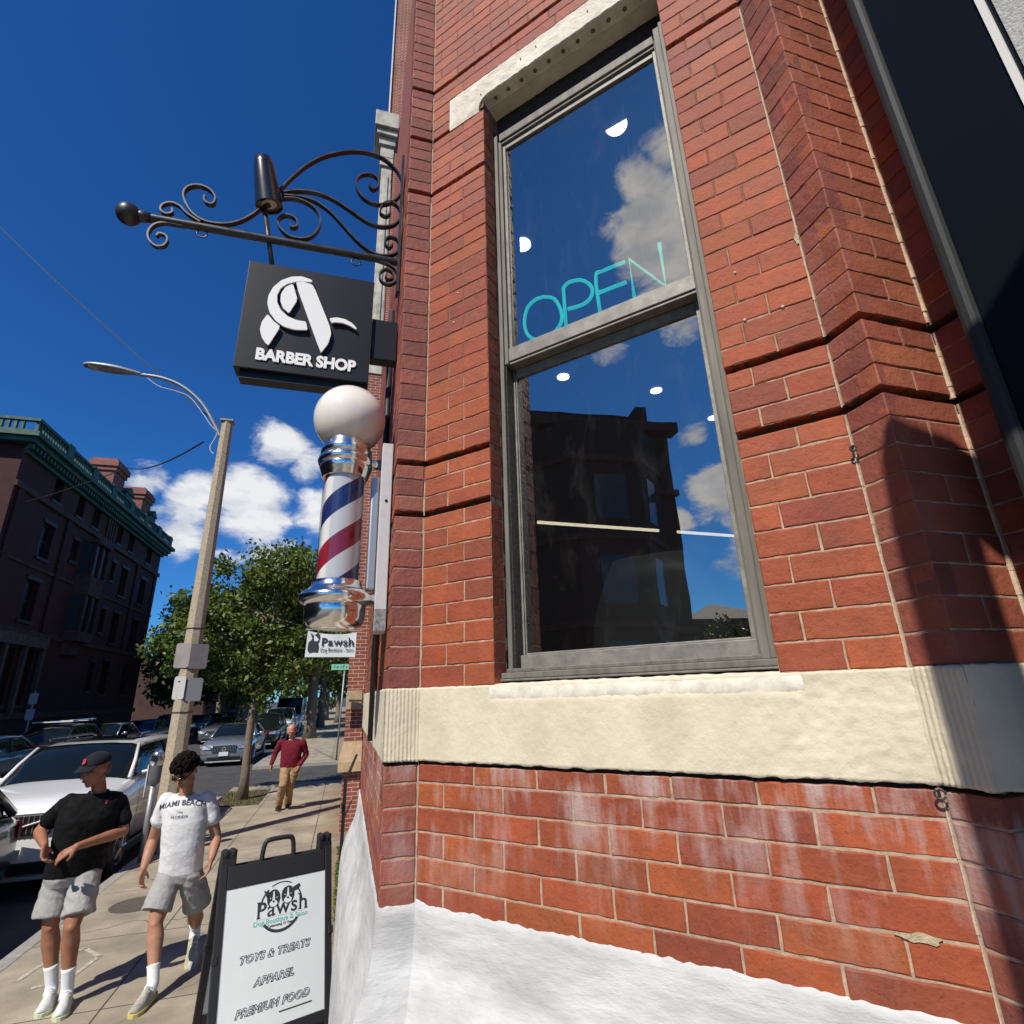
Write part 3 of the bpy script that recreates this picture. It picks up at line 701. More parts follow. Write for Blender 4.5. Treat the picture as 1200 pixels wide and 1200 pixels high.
# eye hooks
hk=mat('hook_steel',(.10,.09,.08),.5,metal=.7)
def hook(q,n,r=.011):
    b=MB(); n3=Vector((n[0],n[1],0)); t=Vector((-n3.y,n3.x,0))
    b.tube([q,q+n3*.02],.003,6)
    b.tube([q+n3*.02+Vector((0,0,-r))+ (t*cos(a)*r+Vector((0,0,sin(a)*r))) for a in [i*2*pi/12 for i in range(12)]],.0026,6)
    b.build('eye_hook',hk,BR)
hook(FM.p(1.372,1.994,.002),NN,.009); hook(FM.p(1.376,2.742,.002),NN,.007); 
# small screw anchors
am_=mat('anchor',(.6,.55,.5),.6)
for s,z in ((1.20,3.20),(1.20,3.37),(1.30,3.20),(.16,3.80),(.14,3.66)):
    q=FM.p(s,z,.001); b=MB(); b.sphere(q,.0045,8,6); b.build('screw_anchor',am_,BR)
# brick patched in pale mortar
pm0=mat('patch_mortar',(.52,.42,.27),.95,var=.3,vs=80,bump=1,bs=200)
for (s,z,w,h) in ((1.285,1.727,.036,.008),(1.372,3.40,.006,.02)):
    pts=[FM.p(s+w*cos(a)*(1+.25*sin(3*a+s*9)),z+h*sin(a)*(1+.3*sin(5*a)),.0) for a in [i*2*pi/18 for i in range(18)]]
    b=MB(); b.prism(pts,(NN.x*.0035,NN.y*.0035,0)); b.build('mortar_patch',pm0,BR)
# drain pipe in the street face
b=MB(); b.tube([(.118,2.62,2.02),(.118,2.62,4.3)],.016,10); b.build('downpipe',mat('black_pipe',(.015,.015,.016),.5),BR,smooth=True)
# ---- teal neon sign behind the glass
NE=empty('neon_open_sign',FM.p(.4,3.5,-.15),0,'teal neon tube sign reading OPEN hanging inside the upper window pane','neon sign')
def npx(*pts): return [FM.p(*_wall(p,-.15),-.15)-FM.p(.4,3.5,-.15) for p in pts]
def _wall(p,off):
    w=ray(*p); nrm=Vector((NN.x,NN.y)); t=(C0.dot(nrm)+off)/Vector((w.x,w.y)).dot(nrm); P=Vector((0,0,H))+w*t
    return (P.xy-C0).dot(U), P.z
Z=lambda x,y:(560+x/3.077,30+y/3.077)
neon=mat('teal_neon',(.1,.7,.6),.4,emit=(.03,.80,.62),es=1.25)
Ol=[Z(*p) for p in ((235,978),(275,985),(300,1030),(298,1075),(265,1115),(215,1132),(180,1115),(168,1070),(178,1020),(205,990),(235,978))]
letters=[Ol,[Z(318,1085),Z(308,945)],[Z(308,945),Z(330,925),Z(375,918),Z(408,940),Z(410,975),Z(380,1005),Z(325,1022)],
 [Z(440,1030),Z(425,905),Z(450,885),Z(530,852)],[Z(432,965),Z(535,925)],[Z(565,985),Z(545,842),Z(678,940),Z(654,785)]]
for name_,grp in (('letter',letters[:1]),('letter',letters[1:3]),('letter',letters[3:5]),('letter',letters[5:])):
    b=MB()
    for l in grp:
        pp=npx(*l); pp=crom(pp,4) if len(l) not in (2,) and l is not letters[5] else pp
        b.tube(pp,.0072,8)
    b.build(name_,neon,NE,smooth=True)
b=MB(); q=npx(Z(250,1000),Z(600,860))
for z_ in (q[0],q[1]): b.tube([z_,z_+Vector((0,0,1.0))],.0006,4)
b.build('hanging_wire',hk,NE)
# barber chair seen through the lower pane
CH=empty('barber_chair',FM.p(.62,1.3,-.75),0,'pale grey rounded barber chair back seen dimly through the lower pane','barber chair')
cm=mat('chair_leather',(.075,.08,.078),.5)
b=MB(); rr=[]
T=Matrix.Rotation(atan2(U.y,U.x),4,'Z')
for i in range(13):
    z=.30+1.13*i/12; w=.26+.04*sin(i/12*pi); w*= 1 if i<9 else (1-((i-8)/5.2)**2)**.5
    rr.append([T@Vector((w*abs(cos(t))**.5*(1 if cos(t)>0 else -1),.07*sin(t),z)) for t in [k*2*pi/40 for k in range(40)]])
b.loft(rr); b.build('backrest',cm,CH,smooth=True)
b=MB(); b.box((-.3,.05,.30),(.3,.6,.42),T); b.build('seat',cm,CH,bevel=.03)
for s in (-1,1):
    b=MB(); b.box((s*.36-.04,.05,.5),(s*.36+.04,.5,.55),T); b.build('armrest',mat('chrome_dark',(.6,.6,.6),.2,metal=1),CH,bevel=.01)
b=MB(); b.lathe([(.3,0),(.3,.03),(.06,.06),(.06,.3),(.001,.3)],(0,0,0)); b.build('pedestal',MATS['chrome_dark'],CH,smooth=True)
b=MB(); b.box((-.2,.55,.02),(.2,.75,.05),T); b.build('footrest',MATS['chrome_dark'],CH,bevel=.01)
# ------------------------------------------------------------------ wrought iron bracket
iron=mat('black_iron',(.018,.018,.02),.42,spec=.55,var=.2,vs=20)
BY=2.25
BK=empty('sign_bracket',(.13,BY,4.31),0,'black wrought iron scroll bracket with ball finial projecting over the sidewalk','bracket')
def loc(pts,base): return [Vector(p)-Vector(base) for p in pts]
SCR=dict(
 A=[(-0.473,4.62),(-0.435,4.704),(-0.372,4.812),(-0.291,4.908),(-0.18,4.982),(-0.075,5.012),(0.015,4.995),(0.086,4.932),(0.121,4.849),(0.107,4.753),(0.062,4.691),(-0.003,4.662),(-0.063,4.676),(-0.105,4.726),(-0.117,4.785),(-0.098,4.836),(-0.053,4.86),(-0.012,4.845),(-0.003,4.793),(-0.028,4.758),(-0.049,4.779),(-0.044,4.8)],
 B=[(-0.468,4.604),(-0.381,4.642),(-0.283,4.649),(-0.193,4.617),(-0.101,4.56),(-0.035,4.524),(0.03,4.519),(0.094,4.554),(0.12,4.623),(0.102,4.68),(0.062,4.698),(0.023,4.666),(0.015,4.61),(0.046,4.593),(0.067,4.622)],
 C=[(-0.463,4.589),(-0.377,4.601),(-0.303,4.592),(-0.226,4.542),(-0.158,4.468),(-0.091,4.394),(-0.026,4.345),(0.038,4.331),(0.101,4.36),(0.12,4.415),(0.104,4.458),(0.065,4.46),(0.047,4.421),(0.068,4.39),(0.086,4.415)],
 D=[(-0.461,4.568),(-0.4,4.585),(-0.326,4.565),(-0.279,4.511),(-0.273,4.437),(-0.303,4.369),(-0.354,4.339),(-0.413,4.346),(-0.458,4.395),(-0.458,4.444),(-0.425,4.47),(-0.386,4.456),(-0.375,4.415),(-0.4,4.398),(-0.408,4.417)],
 E=[(-0.5,4.53),(-0.548,4.476),(-0.582,4.426),(-0.632,4.372),(-0.694,4.339),(-0.769,4.334),(-0.827,4.365),(-0.866,4.424),(-0.881,4.476),(-0.866,4.52),(-0.825,4.541),(-0.78,4.53),(-0.749,4.491),(-0.752,4.449),(-0.775,4.443),(-0.792,4.462),(-0.792,4.486)],
 F=[(-0.79,4.325),(-0.848,4.359),(-0.885,4.395),(-0.923,4.405),(-0.953,4.383),(-0.956,4.352),(-0.933,4.335),(-0.909,4.35),(-0.913,4.372)],
 G=[(-0.85,4.287),(-0.877,4.286),(-0.93,4.283),(-0.967,4.26),(-0.983,4.216),(-0.974,4.174),(-0.944,4.145),(-0.915,4.153),(-0.903,4.185),(-0.914,4.212),(-0.94,4.217),(-0.948,4.2)],
 H=[(0.016,4.296),(0.079,4.28),(0.116,4.24),(0.114,4.191),(0.078,4.159),(0.039,4.174),(0.033,4.221),(0.061,4.252),(0.093,4.235),(0.095,4.203),(0.07,4.189),(0.059,4.206)])
for k,pts in SCR.items():
    b=MB(); w=.026 if k in 'ABCDE' else .022
    b.ribbon(crom([(x-.13,0,z-4.31) for x,z in pts],5),w,.0075,(0,1,0)); b.build('scroll',iron,BK,ang=30)
b=MB(); b.tube([(-1.175,0,-.011),(-.002,0,.0)],.019,16); b.build('bar',iron,BK,smooth=True,ang=40)
b=MB(); b.sphere((-1.205,0,-.012),.05,24,16); b.build('finial',iron,BK,smooth=True)
b=MB(); b.lathe([(.024,0),(.026,.01),(.021,.05)],(-1.165,0,-.011),16,'x'); b.build('collar',iron,BK,smooth=True)
b=MB(); b.box((-.016,-.028,-.2),(-.004,.028,.72)); b.build('wall_strap',iron,BK)
for x in (-.905,-.217):
    b=MB(); b.tube([(x+.022*cos(t),.0,-.045+.022*sin(t)) for t in [i*2*pi/16 for i in range(17)]],.0035,6); b.build('ring',iron,BK,smooth=True)
# spotlight standing on the bracket
SL=empty('sign_spotlight',(-.452,BY+.0,4.10),0,'black bullet shaped spotlight on a slanted stem over the barber shop sign','spotlight')
b=MB(); b.tube([(0,.03,-.0),(-.08,-.0,.39)],.011,10); b.build('stem',iron,SL,smooth=True)
top=Vector((-.563+.452,-.05,4.76-4.10)); bot=Vector((-.512+.452,.0,4.505-4.10)); d=(bot-top)
M=d.to_track_quat('Z','Y').to_matrix().to_4x4(); Ln=d.length
b=MB(); b.lathe([(.001,0),(.022,.003),(.040,.014),(.047,.05),(.057,Ln*.6),(.063,Ln-.012),(.064,Ln),(.059,Ln),(.057,Ln-.01),(.001,Ln-.012)],top,28,'z',M); b.build('lamp_head',mat('gloss_black',(.012,.012,.013),.25,spec=.7),SL,smooth=True,ang=50)
b=MB(); b.lathe([(.057,Ln-.011),(.001,Ln-.0105)],top,24,'z',M); b.build('lens',mat('lens_glass',(.55,.52,.45),.2),SL)
# ------------------------------------------------------------------ blade sign
BS=empty('barber_shop_sign',(.13,2.25,3.85),0,'square black projecting sign box with white A emblem and the words BARBER SHOP','sign')
sb=Vector((.13,2.25,3.85))
sgm=mat('sign_black',(.008,.009,.012),.42,spec=.3)
b=MB(); b.box((-.549-.13,-.05,3.553-3.85),(.008-.13,.035,4.118-3.85)); b.build('sign_box',sgm,BS,bevel=.003)
b=MB(); b.box((-.528-.13,-.028,3.515-3.85),(-.004-.13,.03,3.5525-3.85)); b.build('lower_tray',sgm,BS,bevel=.002)
b=MB(); b.box((.0085-.13,-.03,3.70-3.85),(-.001,.03,3.92-3.85)); b.build('mounting_arm',sgm,BS,bevel=.003)
wl=mat('white_letter',(.80,.80,.77),.4)
SY=2.192
def sp(x,y): q=PY(270+x/6.667,300+y/6.667,SY); return Vector((q.x-.13,SY-2.25,q.z-3.85))
polys=[[(638,196),(560,168),(480,170),(400,198),(335,252),(298,318),(290,380),(308,450),(355,515),(420,560),(500,583),(605,586),(590,520),(520,510),(450,480),(395,430),(367,370),(367,310),(397,255),(450,222),(530,207),(640,212)],
 [(490,225),(430,252),(397,303),(391,360),(413,415),(458,456),(526,350)],
 [(292,462),(248,520),(232,580),(245,640),(275,688),(298,706),(392,560),(338,515)],
 [(508,216),(570,209),(640,233),(660,265),(775,550),(788,615),(765,690),(725,742),(705,762)],
 [(775,495),(830,487),(900,503),(950,532),(987,572),(980,582),(935,553),(880,531),(820,524),(790,530)]]
for pl in polys:
    for _ in range(1):
        n_=len(pl); q_=[]
        for i in range(n_):
            a0,a1=pl[i],pl[(i+1)%n_]; q_+= [(a0[0]*.88+a1[0]*.12,a0[1]*.88+a1[1]*.12),(a0[0]*.12+a1[0]*.88,a0[1]*.12+a1[1]*.88)]
        pl=q_
    b=MB(); b.prism([sp(*p) for p in pl],(0,-.008,0)); b.build('emblem_piece',wl,BS)
a=sp(188,795); e=sp(975,888); wdt=(e-a).length
cu_h=.058
M=Matrix.Translation((a.x,-.0515,a.z-.001))@Matrix.Rotation(pi/2,4,'X')
o=text('lettering','BARBER SHOP',.078,wl,BS,M,extrude=.004,offset=.0034,spacing=.97)
ws=max(v.co.x for v in o.data.vertices)-min(v.co.x for v in o.data.vertices); k=wdt/ws
for v in o.data.vertices: v.co.x=a.x+(v.co.x-a.x)*k
# pigeon spikes left out; two round glass insulators behind the sign top
# ------------------------------------------------------------------ barber pole
PX0,PYY=-.060,2.16
def pz(y): return PY(405,y,PYY).z
BP=empty('barber_pole',(.13,PYY,pz(740)),0,'barber pole with white globe lamp, chrome caps and red white and blue stripes','barber pole')
bb=Vector((.13,PYY,pz(740)))
chrome=mat('chrome',(.86,.84,.80),.16,metal=1,var=.05,vs=40)
cx_=PX0-.13
def zz(y): return pz(y)-bb.z
zt,zb=zz(560),zz(688)
pm=bpy.data.materials.new('barber_stripes'); pm.use_nodes=True; t=pm.node_tree; pr_=t.nodes['Principled BSDF']
tcn=t.nodes.new('ShaderNodeTexCoord'); sx_=t.nodes.new('ShaderNodeSeparateXYZ'); t.links.new(tcn.outputs['Object'],sx_.inputs[0])
def mth(op,a=None,b_=None,va=None,vb=None):
    n=t.nodes.new('ShaderNodeMath'); n.operation=op
    if a is not None: t.links.new(a,n.inputs[0])
    if b_ is not None: t.links.new(b_,n.inputs[1])
    if va is not None: n.inputs[0].default_value=va
    if vb is not None: n.inputs[1].default_value=vb
    return n.outputs[0]
xx=mth('SUBTRACT',sx_.outputs['X'],vb=cx_)
an=mth('ARCTAN2',sx_.outputs['Y'],xx); an=mth('DIVIDE',an,vb=2*pi)
pit=.375
zv=mth('DIVIDE',sx_.outputs['Z'],vb=pit)
val=mth('SUBTRACT',zv,an); val=mth('ADD',val,vb=10.0+.50); val=mth('FRACT',val)
crp=t.nodes.new('ShaderNodeValToRGB'); crp.color_ramp.interpolation='CONSTANT'
els=crp.color_ramp.elements; els[0].position=0; els[0].color=(.012,.026,.13,1); els[1].position=.25; els[1].color=(.80,.79,.76,1)
for p_,c_ in ((.5,(.30,.012,.032,1)),(.75,(.80,.79,.76,1))): q=els.new(p_); q.color=c_
t.links.new(val,crp.inputs[0]); t.links.new(crp.outputs[0],pr_.inputs['Base Color']); pr_.inputs['Roughness'].default_value=.35
pr_.inputs['Coat Weight'].default_value=.6
b=MB(); b.lathe([(.078,zb-.01),(.078,zt+.01)],(cx_,0,0),48); b.build('striped_cylinder',pm,BP,smooth=True,ang=60)
b=MB(); b.lathe([(.084,zb-.01),(.084,zt+.01)],(cx_,0,0),48); tube_o=b.build('glass_tube',glassmat('clear_tube',(.98,.98,.98),.02,edge=.45),BP,smooth=True,ang=60)
globe=mat('opal_globe',(.80,.74,.66),.16,coat=.5,spec=.6)
zc_=zz(492)
b=MB(); b.sphere((cx_+.003,0,zc_),.148,40,28); b.build('globe',globe,BP,smooth=True)
z0=zz(560)
b=MB(); b.lathe([(.001,z0+.17),(.088,z0+.165),(.092,z0+.155),(.096,z0+.13),(.102,z0+.118),(.103,z0+.095),(.098,z0+.09),(.108,z0+.08),(.112,z0+.065),(.108,z0+.05),(.101,z0+.045),(.104,z0+.035),(.098,z0+.02),(.094,z0+.005),(.089,z0-.01),(.080,z0-.012)],(cx_,0,0),48); b.build('top_cap',chrome,BP,smooth=True,ang=50)
z1=zz(688)
b=MB(); b.lathe([(.086,z1+.02),(.092,z1+.018),(.094,z1+.0),(.108,z1-.018),(.127,z1-.028),(.136,z1-.042),(.134,z1-.058),(.122,z1-.07),(.110,z1-.076),(.113,z1-.084),(.111,z1-.10),(.110,z1-.125),(.100,z1-.148),(.075,z1-.161),(.040,z1-.166),(.001,z1-.167)],(cx_,0,0),48); b.build('bottom_cap',chrome,BP,smooth=True,ang=50)
wm=mat('white_bracket',(.55,.55,.55),.45,var=.1,vs=30)
b=MB(); b.box((-.047,-.06,zz(742)),(-.002,.05,zz(522))); pl=b.build('back_plate',wm,BP,bevel=.003)
b=MB(); b.box((-.046,-.0615,zz(741)),(-.003,-.0603,zz(716))); b.build('bare_metal_patch',mat('scuffed_metal',(.25,.25,.25),.6,var=.6,vs=90),pl)
b=MB(); q=PY(454,587,PYY-.06); b.lathe([(.006,-.0012),(.0001,-.0012)],(-.022,-.0605,q.z-bb.z),12,'y'); b.build('screw_hole',mat('hole_black',(.005,.005,.005),.9),pl)
for y_ in (z0+.07,z1-.045):
    b=MB(); b.tube([(cx_+.08,0,y_),(-.045,0,y_)],.022,10); b.build('support_arm',chrome,BP,smooth=True)
b=MB(); b.box((-.083,-.02,zz(692)),(-.05,.03,zz(558))); b.build('side_rail',mat('brushed_steel',(.45,.45,.45),.4,metal=.8),BP,bevel=.008)
# ------------------------------------------------------------------ A-frame board
TL=Vector((-.797,4.893,1.12)); TR=Vector((-.045,5.165,1.12)); au=(TR-TL).normalized(); an_=Vector((au.y,-au.x,0)); AWD=(TR-TL).length
AF=empty('a_frame_sign',((TL.x+TR.x)/2,(TL.y+TR.y)/2,0),atan2(au.y,au.x),'black plastic A-frame board with white dog boutique poster standing on the sidewalk','A-frame sign')
# local: x along the width, -y towards the viewer
plm=mat('black_plastic',(.022,.022,.024),.5,spec=.4,bump=.2,bs=250)
lean=.26; HT=1.12
sl=Matrix.Rotation(-atan2(lean,HT-.03),4,'X')
def MF(front=True):                     # panel frame: origin top centre, x right, y up the board, z out of it
    th=atan2(lean,HT)
    vy=Vector((0,sin(th),cos(th))); vz=Vector((0,-cos(th),sin(th))); vx=Vector((1,0,0))
    M=Matrix((vx,vy,vz)).transposed().to_4x4(); M.translation=Vector((0,-.02,HT))
    if not front:
        M=Matrix.Rotation(pi,4,'Z')@M
    return M
hw=AWD/2
for front in (True,False):
    M=MF(front); SLN=1.15
    b=MB(); 
    b.box((-hw,-SLN,-.02),(-hw+.052,-.0,.008),M); b.box((hw-.052,-SLN,-.02),(hw,.0,.008),M)
    b.box((-hw+.0525,-.19,-.02),(hw-.0525,-.05,.006),M)
    b.box((-hw+.0525,-SLN+.06,-.02),(hw-.0525,-SLN+.13,.006),M)
    # arched lip under the top bar
    for x in (-hw,hw-.022):
        for y in (-.60,): b.box((x-.006,y,-.022),(x+.03,y+.05,.014),M)
    fo=b.build('front_frame' if front else 'rear_frame',plm,AF,bevel=.006)
    b=MB(); b.box((-hw+.045,-1.045,-.012),(hw-.045,-.185,.0),M)
    po=b.build('poster' if front else 'rear_poster',mat('poster_white',(.78,.81,.795),.35,var=.03,vs=5,bump=.25,bs=9,dist=.004),AF)
    if front: poster=po; MP=M
for x in (-hw+.005,hw-.105):
    b=MB(); b.box((x,-.035,HT-.06),(x+.10,.035,HT+.055)); b.box((x+.01,-.045,HT+.02),(x+.04,.045,HT+.06)); b.box((x+.06,-.045,HT+.02),(x+.09,.045,HT+.06)); b.build('hinge',plm,AF,bevel=.008)
b=MB(); zt_=HT+.075
b.tube(crom([(-.115,0,HT-.09),(-.112,0,HT-.01),(-.10,0,zt_-.02),(-.075,0,zt_),(0,0,zt_+.004),(.075,0,zt_),(.10,0,zt_-.02),(.112,0,HT-.01),(.115,0,HT-.09)],5),.017,10); b.build('handle',plm,AF,smooth=True)
ink=mat('poster_ink',(.035,.04,.042),.5); teal=mat('poster_teal',(.25,.62,.55),.5)
E1=.0012
def pT(x,y,rot=0): return MP@Matrix.Translation((x,y,E1))@Matrix.Rotation(rot,4,'Z')
def flat(name,poly,m,z=.001,parent=None,M=None):
    b=MB(); b.prism([ (M or MP)@Vector((x,y,z)) for x,y in poly],((M or MP).to_3x3()@Vector((0,0,.0008)))); return b.build(name,m,parent or poster)
LCx,LCy,LR=.03,-.355,.150
def arcpoly(cx,cy,r0,r1,a0,a1,n=24): 
    A=[radians(a0+(a1-a0)*i/n) for i in range(n+1)]
    return [(cx+r1*cos(a),cy+r1*sin(a)) for a in A]+[(cx+r0*cos(a),cy+r0*sin(a)) for a in A[::-1]]
LX=MP@Matrix.Translation((0,0,0))
flat('logo_ring',arcpoly(LCx,LCy,LR-.012,LR,-55,-128),ink) if False else None
flat('logo_ring',arcpoly(LCx,LCy,LR-.013,LR+.004,218,322),ink)
flat('logo_ring',arcpoly(LCx,LCy,LR-.010,LR,128,176),ink); flat('logo_ring',arcpoly(LCx,LCy,LR-.010,LR,4,38),ink); flat('logo_ring',arcpoly(LCx,LCy,LR-.006,LR,62,118),ink)
def ell(cx,cy,rx,ry,rot=0,n=20):
    return [(cx+rx*cos(t)*cos(rot)-ry*sin(t)*sin(rot),cy+rx*cos(t)*sin(rot)+ry*sin(t)*cos(rot)) for t in [2*pi*i/n for i in range(n)]]
pw=MATS['poster_white']
for (hx,hy,ears) in ((LCx-.055,LCy+.055,[[(-.095,LCy+.115),(-.055,LCy+.10),(-.06,LCy+.055),(-.075,LCy+.07)]]),(LCx+.045,LCy+.06,[[(.11,LCy+.10),(.155,LCy+.118),(.165,LCy+.10),(.145,LCy+.08),(.12,LCy+.075)]])):
    flat('dog_face',ell(hx,hy,.046,.056),ink,.0012)
    for e_ in ears: flat('dog_ear',e_,ink,.0012)
    flat('dog_blaze',[(hx-.003,hy+.045),(hx+.004,hy+.045),(hx+.009,hy-.01),(hx-.009,hy-.01)],pw,.0024)
    flat('dog_muzzle',ell(hx,hy-.030,.027,.020),pw,.0024)
    flat('dog_nose',ell(hx,hy-.018,.008,.006),ink,.0036)
    for sx in (-1,1): flat('dog_eye',ell(hx+sx*.022,hy+.004,.0035,.0035),pw,.0024,)
flat('heart',[(LCx+x_,LCy+y_) for x_,y_ in ((-.012,.10),(-.016,.112),(-.008,.118),(0,.112),(.008,.118),(.016,.112),(.012,.10),(0,.088))],pw,.0040)
def serif_word(parent,M,size,m,ex=.0008):
    o=text('lettering','Pawsh',size,m,parent,M,extrude=ex,offset=size*.012,spacing=1.06)
    b=MB(); s=size
    xs=[v.co for v in o.data.vertices]
    inv=M.inverted(); pts=[inv@c for c in xs]; x0=min(p.x for p in pts); x1=max(p.x for p in pts)
    T_=lambda x,y: M@Vector((x,y,ex))
    for (xa,xb,y) in ((x0-.03*s,x0+.17*s,0),(x0-.03*s,x0+.12*s,.69*s),(x1-.47*s,x1-.30*s,0),(x1-.13*s,x1+.04*s,0),(x1-.49*s,x1-.36*s,.70*s)):
        b.prism([T_(xa,y-.01*s),T_(xb,y-.01*s),T_(xb,y+.035*s),T_(xa,y+.035*s)],(M.to_3x3()@Vector((0,0,-ex*2))))
    b.build('serif',m,parent); return o,x0,x1
# the word sits in front of a blank strip of the ring
flat('word_backing',[(LCx-.17,LCy-.055),(LCx+.17,LCy-.055),(LCx+.17,LCy+.006),(LCx-.17,LCy+.006)],pw,.0006)
o,x0,x1=serif_word(poster,pT(LCx-.170,LCy-.047),.135,ink)
text('lettering','Dog Boutique & Salon',.042,teal,poster,pT(LCx,LCy-.088),align='CENTER',offset=.0004)
text('lettering','Celebrating 15 Years',.021,ink,poster,pT(LCx,LCy-.113),align='CENTER')
def outl(s,y,size,wd):
    o=text('lettering',s,size,ink,poster,pT(0,y),outline=.0016,shear=.28,align='CENTER',spacing=1.12,offset=size*.035)
    return o
outl('TOYS & TREATS',-.635,.060,.5); outl('APPAREL',-.775,.060,.3); outl('PREMIUM FOOD',-.915,.060,.5)
flat('rule',[(.04,-.955),(.26,-.955),(.26,-.948),(.04,-.948)],ink)
# ------------------------------------------------------------------ street furniture
galv=mat('galvanised',(.34,.35,.35),.5,metal=.5,var=.2,vs=14)
conc=mat('pole_concrete',(.44,.36,.25),.9,var=.35,vs=30,bump=.8,bs=110,dist=.006)
LPX,LPY=-2.66,10.95
ztop=PY(264,495,LPY).z; 
LP=empty('street_lamp',(LPX,LPY,0),0,'tapered concrete street lamp pole with a curved arm and cobra head','street lamp')
b=MB(); b.tube([(0,0,0),(0,0,ztop)],[.175,.105],8); b.build('pole',conc,LP)
def lp(x,y): q=PY(x,y,LPY); return Vector((q.x-LPX,0,q.z))
arm=crom([lp(258,512),lp(250,495),lp(236,472),lp(214,453),lp(190,443),lp(165,439)],6)
b=MB(); b.tube(arm,.034,10); b.build('arm',galv,LP,smooth=True)
h0,h1=lp(168,439),lp(99,428)
d=(h1-h0); n=14; rings=[]
for i in range(n+1):
    tt=i/n; c_=h0+d*tt; w_=.03+.115*sin(min(1,tt*1.35)*pi*.62)**1.2*(1 if tt<.8 else (1-((tt-.8)/.2)**2*.75)); hh=.03+.06*sin(min(1,tt*1.2)*pi*.7)*(1 if tt<.85 else .7)
    rings.append([c_+Vector((0,w_*cos(a),hh*sin(a)*(1 if sin(a)>0 else .45))) for a in [k*2*pi/16 for k in range(16)]])
b=MB(); b.loft(rings); b.build('lamp_head',galv,LP,smooth=True)
b=MB(); b.box((h1.x+.10,-.09,h1.z-.05),(h1.x+.62,.09,h1.z-.015)); b.build('lens',mat('lamp_lens',(.5,.5,.48),.3),LP,bevel=.01)
b=MB(); b.box((-.16,-.12,ztop-.02),(.16,.12,ztop+.05)) if False else b.box((-.115,-.115,ztop),(.115,.115,ztop+.03)); b.build('pole_cap',conc,LP)
for z_ in (2.05,2.55,3.05,3.45):
    b=MB(); r_=.178-.07*z_/ztop+.004; b.tube([(0,0,z_),(0,0,z_+.02)],r_,8); b.build('strap',mat('steel_strap',(.1,.09,.08),.5,metal=.8),LP)
b=MB(); b.tube(crom([lp(166,437),lp(185,452),lp(205,458),lp(222,465),lp(236,482),lp(246,497),lp(254,508),lp(246,524),lp(250,532)],5),.008,6); b.build('loose_cable',mat('white_cable',(.65,.65,.65),.5),LP)
plate=mat('sign_back',(.36,.33,.31),.5,metal=.3,var=.15,vs=8)
def rplate(b,c,w,h,nrm,th=.004,r=.04):
    n3=Vector(nrm).normalized(); u3=Vector((-n3.y,n3.x,0)); pts=[]
    for (sx,sy,a0) in ((1,1,0),(-1,1,90),(-1,-1,180),(1,-1,270)):
        for k in range(4):
            a=radians(a0+k*30); pts.append(Vector(c)+u3*((w/2-r)*sx+r*cos(a))+Vector((0,0,(h/2-r)*sy+r*sin(a))))
    b.prism(pts,n3*th)
for (x,y,w,h,nr,nm) in ((214,768,.29,.42,(-.5,-1,0),'pale parking sign fixed to the left flank of the lamp pole, seen from behind'),(233,769,.29,.42,(.6,-1,0),'pale parking sign fixed to the right flank of the lamp pole, seen from behind'),(210,806,.24,.38,(-.6,-1,0),'lower white parking sign strapped to the left of the lamp pole'),(228,808,.24,.38,(.7,-1,0),'lower white parking sign strapped to the right of the lamp pole')):
    q=PY(x,y,LPY-.12); b=MB(); rplate(b,(0,0,0),w,h,nr); o=b.build('parking_sign',plate if y<790 else mat('sign_white',(.48,.47,.45),.5),None); o.location=q
    tag(o,nm,'street sign','signs strapped to the lamp pole')
# overhead wires
wire=mat('wire_black',(.02,.02,.02),.6)
def cable(name,pts,r,label):
    base=Vector(pts[0]); b=MB(); b.tube([Vector(p)-base for p in pts],r,5); o=b.build(name,wire,None); o.location=base; tag(o,label,'overhead wire','overhead wires')
def sag(a,b,s,n=14): a=Vector(a);b=Vector(b); return [a.lerp(b,i/n)-Vector((0,0,s*4*(i/n)*(1-i/n))) for i in range(n+1)]
ptop=Vector((LPX,LPY,ztop-.2))
cable('overhead_wire',sag(ptop,PY(-30,236,14.),.12),.013,'thin black wire running from the lamp pole up past the top left of the sky')
e1=PY(150,548,22); e2=PY(-40,602,40)
cable('overhead_wire',sag(PY(238,518,LPY),e1,.25)+sag(e1,e2,.3)[1:],.02,'thin dark wire sagging from the lamp pole towards the brick mansion')
# parking meter
MT=empty('parking_meter',(-2.76,10.35,0),radians(-12),'grey parking meter on a galvanised post at the kerb between the two walking men','parking meter')
b=MB(); b.tube([(0,0,0),(0,0,1.05)],.038,12); b.build('post',galv,MT,smooth=True)
mg=mat('meter_grey',(.12,.125,.13),.45,metal=.3)
b=MB()
rings=[]
for z_,w_,d_ in ((1.03,.055,.05),(1.06,.085,.06),(1.14,.09,.065),(1.26,.085,.065),(1.31,.07,.06)): rings.append([(w_*cos(a),d_*sin(a),z_) for a in [k*2*pi/16 for k in range(16)]])
b.loft(rings); b.build('meter_body',mg,MT,smooth=True,ang=50)
rings=[]
for z_,w_,d_ in ((1.30,.075,.06),(1.34,.10,.075),(1.42,.105,.08),(1.48,.085,.07),(1.515,.04,.04)): rings.append([(w_*cos(a),d_*sin(a),z_) for a in [k*2*pi/16 for k in range(16)]])
b=MB(); b.loft(rings); b.build('meter_dome',mat('meter_chrome',(.5,.5,.5),.2,metal=.9),MT,smooth=True,ang=50)
b=MB(); b.box((-.05,-.086,1.37),(.05,-.075,1.45)); b.build('display',mat('display_dark',(.02,.025,.02),.2),MT)
